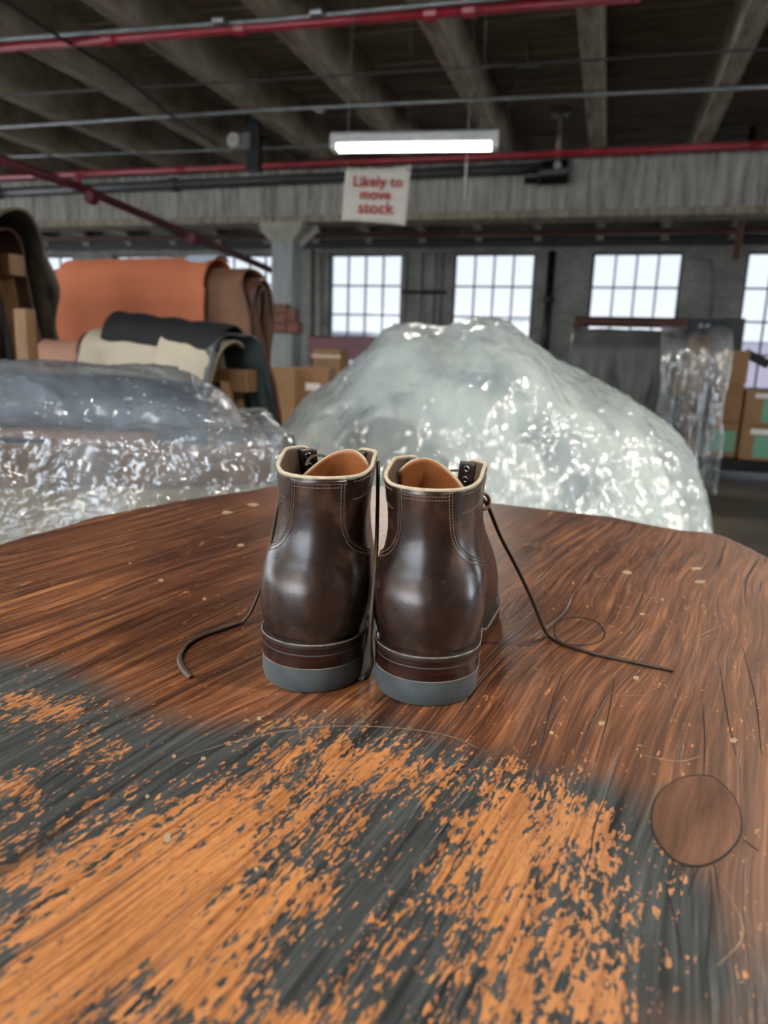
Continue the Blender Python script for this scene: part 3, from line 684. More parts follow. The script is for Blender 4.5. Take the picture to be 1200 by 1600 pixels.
# dark horse on the right with wrap
dx, dy = .20, 6.1
horse('red brown timber cart with casters under the black hides at right', (dx + .03, dy, 0), 1.0, 1.06, 0, 'redwood', 'wheeled_cart', True, .27)
drape('glossy black hide draped over the cart at right', (dx - .07, dy, 1.32), .86, .17, .86, .6, M['h_black2'] if 'h_black2' in M else M['h_black'], 53, 0, .1, .012, fold=.05)
M['h_black2'] = hide('dusty_black_hide', (.045, .048, .05), (.016, .018, .02), 4, .42); bpy.data.objects['hide.010' if 'hide.010' in bpy.data.objects else 'hide'].name
for o in bpy.data.objects:
    if o.get('label', '').startswith('glossy black'): o.data.materials[0] = M['h_black2']
drape('orange-tan hide under plastic at the right end of the black one', (dx + .40, dy - .01, 1.30), .20, .16, .30, .5, M['h_tan2'] if 'h_tan2' in M else M['wood'], 57, 0, .12, .01)
drape('dark brown hide at the far right end of the wheeled cart, under plastic', (dx + .52, dy + .04, 1.27), .16, .15, .55, .5, M['h_brown'], 59, 0, .12, .01)
drape('clear plastic sheet wrapped over the hides on the wheeled cart', (dx + .42, dy, 1.36), .50, .22, .90, .8, M['p_cart'], 61, 0, .16, .002, edge=.1, fold=.09, name='plastic_sheet', cat='plastic sheet', fvar=.25)

#==== WRAPPED MOUND
def fbm(x, y, s, o=4):
    a = 0; amp = 1; f = s
    for k in range(o):
        a += amp * noise.noise(Vector((x * f, y * f, k * 5.1))); amp *= .5; f *= 2.03
    return a
def ridged(x, y, s, o=4, sd=0):
    a = 0; amp = 1; f = s
    for k in range(o):
        a += amp * (1 - 2 * abs(noise.noise(Vector((x * f + sd, y * f, k * 3.7 + sd))))); amp *= .52; f *= 2.1
    return a / 2
PD = 3.15
sil_px = [(385, 800), (405, 740), (430, 700), (465, 655), (500, 610), (560, 560), (610, 525), (660, 508), (730, 502), (790, 512), (850, 548), (880, 568), (930, 600), (985, 640), (1020, 672), (1042, 720), (1056, 775), (1064, 820), (1072, 900)]
mc = atd(730, 503, PD); MO = Vector((mc.x, mc.y, 0)); MRZ = math.radians(16.5)
cR = Vector((math.cos(MRZ), math.sin(MRZ), 0))
sa, sh_ = [], []
for q in sil_px:
    p = atd(*q, PD); sa.append((p - MO).dot(cR)); sh_.append(p.z)
BB = .85
def mound(shrink, amp, mat, name, zb=.3, nx=200, ny=150, seed=0, ca=0, clipz=None):
    rows = []
    a0, a1 = sa[0], sa[-1]
    for j in range(ny + 1):
        th = -PI / 2 + PI * j / ny; b = math.sin(th) * BB
        row = []
        for i in range(nx + 1):
            u = i / nx; uu = .5 - .5 * math.cos(PI * u) if False else u
            a = a0 + (a1 - a0) * uu
            h0 = float(np.interp(a, sa, sh_))
            Gp = max(0, 1 - abs(math.sin(th)) ** 2.3) ** .62
            cc = .18
            sc = 1 - .10 * abs(math.sin(th)) ** 3
            z = zb + (h0 - zb) * Gp
            aa = a * sc
            # folds that run down the slopes, crumples everywhere
            side = math.atan2(b, aa + 1e-6)
            fold = noise.noise(Vector((aa * 4.5 + seed, b * 1.2, seed))) * .055 + ridged(aa * 1.0, b * .5 + z * .35, 3.0, 3, seed) * .042 - .012
            cr = ridged(aa + .3 * z, b + z, 9.0, 4, seed + 3) * .011
            n = Vector((aa * .9, b * 1.1 - .02, .55)).normalized()
            d = (fold + cr) * amp - shrink
            row.append((aa + n.x * d, b + n.y * d, max(z + n.z * d, .02)))
        rows.append(row)
    return MB().grid(rows)
o = mound(.0, 1.0, None, '').build('plastic_sheet', M['p_mound'], None, MO, MRZ, smooth=True)
tag(o, 'big milky crumpled plastic sheet draped over the large mound behind the boots', 'plastic sheet')
o = mound(.07, .9, None, '', seed=9, nx=110, ny=80).build('hide_pile', M['fleece'], None, MO, MRZ, smooth=True)
tag(o, 'large pile of pale hides heaped under the milky plastic mound', 'hide pile')
# slate roll tucked in the mound's front
p = atd(612, 700, PD - .72)
def roll(name, label, pts, r, mat, cat='roll', n=24, rz=0):
    base = Vector(pts[0]); L = [Vector(q) - base for q in pts]
    o = thing(name, label, cat, base)
    sp_ = spline(L, 8)
    MB().tube(sp_, [r * (1 + .06 * noise.noise(q * 5)) for q in sp_], n).build('roll_body', mat, o, smooth=True)
    d = (L[-1] - L[-2]).normalized(); side = d.cross(Vector((0, 0, 1))).normalized(); up = side.cross(d)
    for e, dd in ((L[0], -(L[1] - L[0]).normalized()), (L[-1], d)):
        sp2 = []
        for k in range(60):
            a = k * .33; rr = r * .95 * (1 - k / 62)
            sp2.append(e + dd * .004 + side * rr * math.cos(a) + up * rr * math.sin(a))
        MB().tube(sp2, .003, 5).build('spiral_edge', M['h_tan'], o)
    return o
roll('leather_roll', 'dark slate blue leather roll bulging under the plastic behind the left boot', [atd(540, 775, 2.66), atd(600, 700, 2.70), atd(690, 762, 2.64)], .12, M['h_slate'])
# pallet under mound
o = thing('pallet', 'timber pallet under the plastic covered mound', 'pallet', MO, MRZ)
for k in range(6): MB().span((-.8 + .01, -.65 + k * .23, .1), (.8, -.65 + k * .23 + .12, .125)).build('plank', M['wood'], o)
for xx in (-.75, 0, .7): MB().span((xx, -.65, 0), (xx + .09, .62, .1)).build('bearer', M['wood'], o)

#==== WRAPPED BIN
BP = Vector((-.80, 1.67, 0)); BR = math.radians(30)
bo = thing('cardboard_bin', 'large tan cardboard bin under clear plastic left of the table', 'box', BP, BR)
BW, BD, BT = 1.75, .72, .86
bt = .012
for a_, b_ in (((-BW, 0, .12), (0, bt, BT)), ((-BW, BD - bt, .12), (0, BD, BT)), ((-BW, bt, .12), (-BW + bt, BD - bt, BT)), ((-bt, bt, .12), (0, BD - bt, BT))):
    MB().span(a_, b_).build('side_panel', M['cardpale'], bo)
MB().span((-BW + bt, bt, .12), (-bt, BD - bt, .14)).build('bottom_panel', M['cardpale'], bo)
MB().span((-BW, -.012, BT - .10), (0, -.002, BT)).build('rim_band', M['card'], bo)
for xx in (-BW + .05, -BW / 2, -.15): MB().span((xx, 0, 0), (xx + .1, BD, .12)).build('bearer', M['wood'], bo)
def bl(x, y, z): return BP + Matrix.Rotation(BR, 3, 'Z') @ Vector((x, y, z))
def broll(label, a, b, r, mat, name='leather_roll'):
    pts = [bl(*a), bl(*[(p + q) / 2 for p, q in zip(a, b)]), bl(*b)]; pts[1].z += .012
    return roll(name, label, pts, r, mat)
broll('slate leather roll lying along the front of the bin under plastic', (-1.68, .17, .765), (-.56, .17, .765), .085, M['h_slate'])
broll('dark slate leather roll behind, raised at the right end of the bin', (-.88, .44, .89), (-.16, .42, .87), .12, M['h_slate'])
broll('pale wrapped roll at the back left of the bin', (-1.7, .50, .755), (-1.05, .52, .755), .10, M['h_slate'])
broll('pinkish leather roll between the slate rolls and the bin rim', (-1.66, .30, .80), (-.3, .26, .80), .06, M['h_pink'])
# sheet
def bin_sheet():
    rows = []; nx, ns = 210, 190
    xs0, xs1 = -BW - .05, .0
    def topz(x, y):
        z = BT + .005
        # front roll, right bump, back roll
        def hump(cx, rx, cy, ry, h): return h * max(0, 1 - ((x - cx) / rx) ** 4) ** .8 * max(0, 1 - ((y - cy) / ry) ** 2) ** .6
        return z + max(hump(-1.15, .78, .18, .26, .015), hump(-.52, .46, .42, .30, .15), hump(-1.35, .50, .5, .26, .02))
    sd = .62
    tot_f, tot_t = .86, BD + .06
    for i in range(nx + 1):
        u = i / nx; x = xs0 + (xs1 - xs0) * u * 1.0
        row = []
        for j in range(ns + 1):
            s = j / ns * (tot_f + tot_t)
            over = 0
            if s < tot_f: y = -.03; dep = tot_f - s; z = topz(x, .0) - dep; sheet = 0
            else: y = -.03 + (s - tot_f); z = topz(x, max(y, .0)); dep = 0
            k = min(1, dep / .3)
            f = noise.noise(Vector((x * 4.2, 3.3, dep * 1.2))) * .05 * k + ridged(x, s, 3.2, 4, 5) * .022 + ridged(x * .6 + .5 * s, s, 9, 4, 15) * .014
            yy = y - dep * .07 - f * (1 if dep > 0 else .2) - .02 * k
            zz = z + (f * 1.3 if dep == 0 else 0)
            if dep > 0 and dep < .1: zz += f * (1 - dep / .1)
            row.append((x, yy, zz))
        # right end overhang
        rows.append(row)
    # continue over the right end: fold the sheet down
    last = rows[-1]
    for k in range(1, 46):
        d = k / 45 * .55; row = []
        for j, (x, y, z) in enumerate(last):
            s = j / ns * (tot_f + tot_t); dep = max(0, tot_f - s)
            f = noise.noise(Vector((s * 5, d * 1.3, 8))) * .045 * min(1, d / .15) + ridged(s, d, 4, 3, 25) * .015
            if dep > 0:
                row.append((x + .01 + min(d, .12) * .35 + f * .6, y + d * .16 + min(d, .1) * .5, z - d * .15 * 0))
            else:
                row.append((x + .01 + .05 * min(1, d / .1) + f + d * .05, y, z - max(0, d - .02) * .95 - (.0)))
        rows.append(row)
    return MB().grid(rows, flip=True)
o = bin_sheet().build('plastic_sheet', M['p_bin'], None, BP, BR, smooth=True)
tag(o, 'clear crinkled plastic sheet over the cardboard bin at left, full of glints', 'plastic sheet')

#==== TABLE
TZ = .86
TR = math.radians(-11.5)
tb = thing('work_table', 'heavy worn wooden work table with scorched orange and black patch', 'table', (0, 0, 0), TR)
RT = Matrix.Rotation(-TR, 3, 'Z')
def tl_(px, py, z=TZ): return RT @ atz(px, py, z)
edge_px = [(0, 848), (80, 826), (150, 805), (225, 791), (300, 778), (390, 765), (435, 757)]
outl = [(.20, -.12), (-.805, -.12), (-.80, .3)]
outl += [tuple(tl_(*q)[:2]) for q in edge_px]
outl += [(-.70, 1.118), (-.617, 1.15), (-.5, 1.14), (-.405, 1.135)] + [tuple(tl_(*q)[:2]) for q in [(860, 795), (950, 805), (1025, 820), (1065, 827), (1100, 830), (1130, 836), (1155, 847), (1178, 858), (1200, 870)]]
outl += [(.075, .965), (.14, .93), (.19, .86), (.20, .6), (.20, .2)]
def resample(poly, n):
    P = np.array(poly + [poly[0]]); d = np.r_[0, np.cumsum(np.hypot(*np.diff(P, axis=0).T))]; s = np.linspace(0, d[-1], n, endpoint=False)
    return np.c_[np.interp(s, d, P[:, 0]), np.interp(s, d, P[:, 1])]
NA, NR = 420, 150
OUT = resample(outl, NA)
for i in range(NA):
    x, y = OUT[i]; k = 1.0 if y > .5 else .4
    j = (.004 * noise.noise(Vector((x * 18, y * 18, 1))) + .003 * noise.noise(Vector((x * 60, y * 60, 4)))) * k
    if x > -.14 and y > .9: j += .006 * abs(noise.noise(Vector((x * 40, y * 40, 9))))
    c_ = np.array([-.3, .45]); dv = np.array([x, y]) - c_; dv /= np.linalg.norm(dv); OUT[i] += dv * j
cen = np.array([-.12, .33])
rad = np.linspace(0, 1, NR + 1)[1:]
pts = [np.array([[cen[0], cen[1]]])]
for r in rad: pts.append(cen + (OUT - cen) * r)
PT = np.concatenate(pts); Z = np.full(len(PT), 0.0)
Z[-NA:] -= .0035; Z[-2 * NA:-NA] -= .0006
me = bpy.data.meshes.new('tabletop')
verts = [(x, y, TZ + z) for (x, y), z in zip(PT, Z)]
faces = [(0, 1 + k, 1 + (k + 1) % NA)[::-1] for k in range(NA)]
for i in range(NR - 1):
    b0 = 1 + i * NA; b1 = b0 + NA
    for k in range(NA): faces.append((b0 + k, b1 + k, b1 + (k + 1) % NA, b0 + (k + 1) % NA)[::-1])
th = .055
def ringv(scale, z):
    global verts
    b = len(verts); verts += [(cen[0] + (x - cen[0]) * scale, cen[1] + (y - cen[1]) * scale, z) for x, y in OUT]; return b
lastb = 1 + (NR - 1) * NA
chain = [lastb, ringv(1.003, TZ - .010), ringv(1.003, TZ - .03), ringv(.999, TZ - th)]
for a_, b_ in zip(chain, chain[1:]):
    for k in range(NA): faces.append((a_ + k, b_ + k, b_ + (k + 1) % NA, a_ + (k + 1) % NA)[::-1])
faces.append(tuple(chain[-1] + k for k in range(NA)))
me.from_pydata(verts, [], faces); me.update()
me.shade_smooth()
me.materials.append(TABLETOP)
# wear maps, and a pale map that paints in the right side's sheen
def sdf(poly, P):
    poly = np.array(poly); n = len(poly); dmin = np.full(len(P), 9.); inside = np.zeros(len(P), bool)
    for i in range(n):
        a = poly[i]; b = poly[(i + 1) % n]; ab = b - a; ap = P - a
        tt = np.clip((ap @ ab) / (ab @ ab), 0, 1); d = np.hypot(*(ap - tt[:, None] * ab).T); dmin = np.minimum(dmin, d)
        c = ((a[1] > P[:, 1]) != (b[1] > P[:, 1])); xx = (b[0] - a[0]) * (P[:, 1] - a[1]) / (b[1] - a[1] + 1e-12) + a[0]
        inside ^= c & (P[:, 0] < xx)
    return np.where(inside, dmin, -dmin)
def poly_l(px): return [tuple(tl_(*q)[:2]) for q in px]
VP = np.array([(v[0], v[1]) for v in verts])
blk = poly_l([(-160, 1040), (0, 1030), (100, 1040), (180, 1085), (250, 1120), (330, 1135), (450, 1120), (600, 1125), (720, 1165), (830, 1200), (930, 1215), (1000, 1235), (1040, 1300), (1020, 1390), (1010, 1480), (960, 1560), (960, 1900), (-260, 1900)])
black = np.clip(.5 + sdf(blk, VP) / .07, 0, 1)
GREY = [(1090, 1500, .035, .06, .42), (1180, 1580, .03, .04, .3), (1060, 1390, .02, .02, .25)]
o1 = poly_l([(-160, 1330), (0, 1320), (110, 1290), (230, 1275), (330, 1235), (430, 1155), (520, 1140), (620, 1175), (740, 1205), (850, 1235), (940, 1275), (975, 1330), (955, 1400), (950, 1470), (985, 1560), (990, 1900), (-260, 1900)])
worn = np.clip(.42 + sdf(o1, VP) / .09, 0, .60)
def blob(px, py, rx, ry, s):
    c = tl_(px, py); d = ((VP[:, 0] - c[0]) / rx) ** 2 + ((VP[:, 1] - c[1]) / ry) ** 2; return s * np.exp(-d)
for q in [(300, 1400, .035, .05, .35), (150, 1450, .03, .05, .3), (800, 1290, .022, .04, .3), (760, 1480, .02, .04, .25), (60, 1500, .03, .04, .2), (560, 1180, .02, .02, .12), (870, 1450, .015, .03, .1),
          (620, 1300, .022, .030, -.55), (460, 1330, .010, .03, -.3), (660, 1460, .018, .030, -.6), (560, 1420, .012, .04, -.5), (420, 1500, .02, .02, -.3), (400, 1390, .012, .02, -.2), (30, 1420, .012, .014, -.6), (20, 1500, .012, .02, -.4), (860, 1400, .008, .03, -.35), (640, 1580, .012, .02, -.5), (740, 1590, .01, .015, -.2),
          (500, 1240, .018, .014, -.1), (700, 1240, .02, .012, -.3), (230, 1310, .02, .01, -.1),
          (60, 1110, .05, .022, .62), (30, 1230, .022, .010, .50), (140, 1180, .02, .03, .42), (920, 1290, .01, .01, .15)]:
    worn = worn + blob(*q)
for q in GREY: black = black + blob(*q)
pale = np.clip(smoothstep(-.16, .10, VP[:, 0] + .12 * (VP[:, 1] - .45)) * .9, 0, 1)  # paler tone towards the right stands in for surface sheen
for nm, arr in (('black', black), ('worn', worn), ('pale', pale)):
    a_ = me.attributes.new(nm, 'FLOAT', 'POINT'); a_.data.foreach_set('value', arr.astype(np.float32))
top = bpy.data.objects.new('tabletop', me); COL.objects.link(top); top.parent = tb
MB().span((-.72, .0, TZ - th - .12), (.12, .03, TZ - th)).build('apron', M['tablewood'], tb)
MB().span((-.72, .98, TZ - th - .12), (-.1, 1.01, TZ - th)).build('apron', M['tablewood'], tb)
for x_, y_ in ((-.70, .03), (.10, .03), (-.68, .92), (.06, .80)): MB().span((x_ - .045, y_ - .045, 0), (x_ + .045, y_ + .045, TZ - th)).build('leg', M['tablewood'], tb, bevel=.005)
# inlaid patches
def patch(pxs, name='patch', lab='boat-shaped inlaid timber patch'):
    P = [tl_(*q) for q in pxs]; P = spline(P + [P[0]], 5)[:-1]
    c = sum(P, Vector()) / len(P); n = len(P)
    a = [c + (p - c) * .985 for p in P]
    m = MB(); m.prism([(p.x - c.x, p.y - c.y) for p in a], -.006, .0007)
    o = m.build(name, M['patchwood'], tb, (c.x, c.y, TZ)); o['label'] = lab
    ring = [Vector((p.x - c.x, p.y - c.y, .0002)) for p in P] + [Vector((P[0].x - c.x, P[0].y - c.y, .0002))]
    MB().tube(ring, .0006, 6, cap=False).build('patch_joint', M['gap'], o)
patch([(1092, 1212), (1060, 1218), (1030, 1240), (1018, 1275), (1025, 1310), (1050, 1342), (1080, 1354), (1110, 1350), (1140, 1330), (1158, 1300), (1155, 1265), (1140, 1238), (1115, 1216)])
def outline(pxs, r, mat, name, closed=False, lift=.0002):
    P = [tl_(*q) for q in pxs]; P = [Vector((p.x, p.y, TZ + lift)) for p in P]
    if closed: P.append(P[0])
    P = spline(P, 6); n = len(P)
    rs = [r * (.35 + .65 * math.sin(PI * (i + .3) / (n + .3))) for i in range(n)] if not closed else [r] * n
    return MB().tube(P, rs, 5, flat=.35).build(name, mat, tb)
outline([(866, 978), (880, 968), (905, 965), (932, 972), (945, 988), (938, 1002), (915, 1008), (885, 1006), (868, 995)], .0008, M['gap'], 'patch_joint', True)
for pl in ([(1075, 1400), (1085, 1370), (1110, 1330), (1125, 1410)], [(1100, 1210), (1101, 1150), (1098, 1100)], [(1160, 1310), (1178, 1325), (1186, 1330)], [(948, 1245), (930, 1290), (922, 1340)], [(1110, 1360), (1112, 1420), (1105, 1500), (1110, 1600)],
           [(1125, 1040), (1135, 1110), (1150, 1180)], [(1160, 1010), (1180, 1090), (1190, 1180)], [(880, 1050), (862, 1100), (845, 1170)], [(960, 1060), (950, 1120), (930, 1190)], [(1040, 1380), (1055, 1440), (1065, 1500)]):
    outline(pl, .00045, M['gap'], 'crack')
for pl in ([(270, 1190), (345, 1165), (430, 1145), (520, 1135), (620, 1138), (700, 1150), (760, 1175)], [(1125, 1375), (1155, 1430), (1158, 1470), (1120, 1510)], [(0, 1050), (50, 1030), (82, 1018)], [(1130, 1077), (1155, 1082), (1180, 1097), (1200, 1118)],
           [(1005, 965), (1030, 955)], [(1080, 1000), (1105, 988), (1130, 975)], [(1086, 1002), (1115, 992)], [(200, 1035), (330, 985), (400, 965)], [(820, 870), (860, 876), (900, 876)], [(960, 1088), (1008, 1087)], [(1000, 1180), (1060, 1190), (1100, 1180)]):
    outline(pl, .00035, M['scratch'], 'scratch')
ch = MB(); rr = random.Random(11)
spots = [(980, 895, 11, 3), (1088, 889, 12, 3), (1094, 910, 13, 3), (355, 801, 10, 3), (395, 789, 11, 3), (376, 852, 6, 2), (252, 907, 5, 2), (320, 936, 4, 2), (994, 1060, 5, 4), (940, 1131, 8, 4), (862, 1145, 4, 3), (400, 1359, 4, 4), (262, 1310, 7, 8), (405, 1123, 4, 3), (318, 1186, 4, 3), (272, 1182, 4, 3), (230, 1245, 4, 3), (508, 1111, 4, 2), (1145, 1157, 7, 4), (1003, 960, 5, 2), (1035, 937, 3, 2)]
for k in range(14): spots.append((rr.uniform(20, 1180), rr.uniform(870, 1560), rr.uniform(1, 2.5), rr.uniform(.8, 1.8)))
for (x, y, a, b_) in spots:
    n = 9; poly = []
    for k in range(n):
        an = 2 * PI * k / n; q = rr.uniform(.6, 1.1); poly.append(tuple(tl_(x + a * q * math.cos(an), y + b_ * q * math.sin(an))[:2]))
    ch.prism(poly[::-1], TZ - .0004, TZ + .0005)
o = ch.build('wood_flecks', M['chip'], tb); o['kind'] = 'stuff'

#==== BOOTS
def hermite(x, xp, fp):
    xp = np.array(xp, float); fp = np.array(fp, float); m = np.gradient(fp, xp)
    x = np.clip(np.asarray(x, float), xp[0], xp[-1]); i = np.clip(np.searchsorted(xp, x, 'right') - 1, 0, len(xp) - 2)
    h = xp[i + 1] - xp[i]; t_ = (x - xp[i]) / h
    return (2 * t_ ** 3 - 3 * t_ ** 2 + 1) * fp[i] + (t_ ** 3 - 2 * t_ ** 2 + t_) * h * m[i] + (-2 * t_ ** 3 + 3 * t_ ** 2) * fp[i + 1] + (t_ ** 3 - t_ ** 2) * h * m[i + 1]
KZ = [.030, .038, .050, .064, .078, .092, .104, .116, .132, .150, .172]
K = dict(
    yb=[.0040, .0030, .0000, -.0020, -.0010, .0045, .0085, .0105, .0100, .0075, .0040],
    yf=[.284, .284, .280, .268, .243, .205, .168, .140, .124, .116, .111],
    hh=[.0335, .0347, .0380, .0398, .0399, .0382, .0341, .0324, .0330, .0347, .0362],
    hm=[.0325, .0330, .0355, .0370, .0370, .0355, .0340, .0335, .0340, .0355, .0372],
    hb=[.0400, .0410, .0415, .0400, .0370, .0345, .0330, .0320, .033, .034, .036],
    Rb=[.036, .036, .038, .040, .041, .042, .043, .044, .045, .045, .045],
    Rf=[.075, .075, .075, .075, .07, .06, .050, .042, .036, .032, .030])
ZN, FN = 160, 240
zt = np.linspace(KZ[0], KZ[-1], ZN); kv = {k: hermite(zt, KZ, v) for k, v in K.items()}
TX = {}
for side in (-1, 1):
    X = np.zeros((ZN, FN + 1)); Y = np.zeros((ZN, FN + 1)); LT = np.zeros(ZN)
    for i in range(ZN):
        yb, yf, hh, hm, hb, Rb, Rf = [kv[k][i] for k in ('yb', 'yf', 'hh', 'hm', 'hb', 'Rb', 'Rf')]
        tt = np.linspace(0, 1, 700); y = yb + (yf - yb) * (1 - np.cos(PI * tt)) / 2
        eb = np.sqrt(np.clip(1 - np.clip(1 - (y - yb) / Rb, 0, 1) ** 2, 0, 1)); ef = np.sqrt(np.clip(1 - np.clip(1 - (yf - y) / Rf, 0, 1) ** 2.2, 0, 1))
        w = np.interp(y, [.03, .09, .115, .19, .30], [hh, hm, hm * 1.01, hb, hb * .92]); w = np.convolve(np.pad(w, 20, 'edge'), np.ones(41) / 41, 'valid')
        lowf = np.clip((.11 - zt[i]) / .05, 0, 1)
        c_ = np.interp(y, [0, .10, .19, .29], [0, .000, .002, -.004]) * lowf
        bul = 1 + (.03 * lowf if side > 0 else -.0) * np.interp(y, [.1, .19, .25], [0, 1, 0])
        x = c_ + side * w * eb * ef * bul
        d = np.r_[0, np.cumsum(np.hypot(np.diff(x), np.diff(y)))]; LT[i] = d[-1]; s = np.linspace(0, d[-1], FN + 1)
        X[i] = np.interp(s, d, x); Y[i] = np.interp(s, d, y)
    TX[side] = (X, Y, LT)
def drop(y, z): return .0235 * smoothstep(.055, .135, y) * np.clip(1 - (z - .038) / .075, 0, 1) - .010 * smoothstep(.20, .29, y) * np.clip(1 - (z - .03) / .09, 0, 1)
def Ltot(side, z): return np.interp(z, zt, TX[side][2])
def surf(side, z, f, off=0):
    """vectorised point on the boot's side; f = fraction of the half loop from the back seam to the toe"""
    z = np.asarray(z, float); f = np.asarray(f, float)
    def ev(z, f):
        zi = np.clip((z - zt[0]) / (zt[-1] - zt[0]) * (ZN - 1), 0, ZN - 1.001); fi = np.clip(f * FN, 0, FN - .001)
        a = zi.astype(int); b = fi.astype(int); u = zi - a; v = fi - b; X, Y, _ = TX[side]
        g = lambda A: (A[a, b] * (1 - u) * (1 - v) + A[a + 1, b] * u * (1 - v) + A[a, b + 1] * (1 - u) * v + A[a + 1, b + 1] * u * v)
        x, y = g(X), g(Y); return np.stack([x, y, z - drop(y, z)], -1)
    P = ev(z, f)
    if np.any(off):
        df = ev(z, np.minimum(f + .004, .9999)) - ev(z, np.maximum(f - .004, 0)); dz = ev(np.minimum(z + .001, .1719), f) - ev(np.maximum(z - .001, .0301), f)
        n = np.cross(df, dz) * side; n /= np.linalg.norm(n, axis=-1, keepdims=True) + 1e-12
        # at the back seam keep the normal in the middle plane
        P = P + n * (np.asarray(off)[..., None] if hasattr(off, '__len__') else off)
    return P
GZ = .094
ZT = 0.0
def ztop(f): return .1560 + ZT + .0085 * smoothstep(.2, .75, f) - .010 * smoothstep(.90, 1.0, f) ** 2
def gapf(side, z): return np.clip((z - GZ) / (.16 - GZ), 0, 1) ** .7 * .0150 / Ltot(side, z)
SEAMZ = [.086, .090, .094, .098, .102, .107, .113, .120, .130, .172]
SEAMW = [.100, .086, .068, .053, .041, .0315, .0258, .0225, .0212, .0205]
def seamw(z): return hermite(z, SEAMZ, SEAMW)

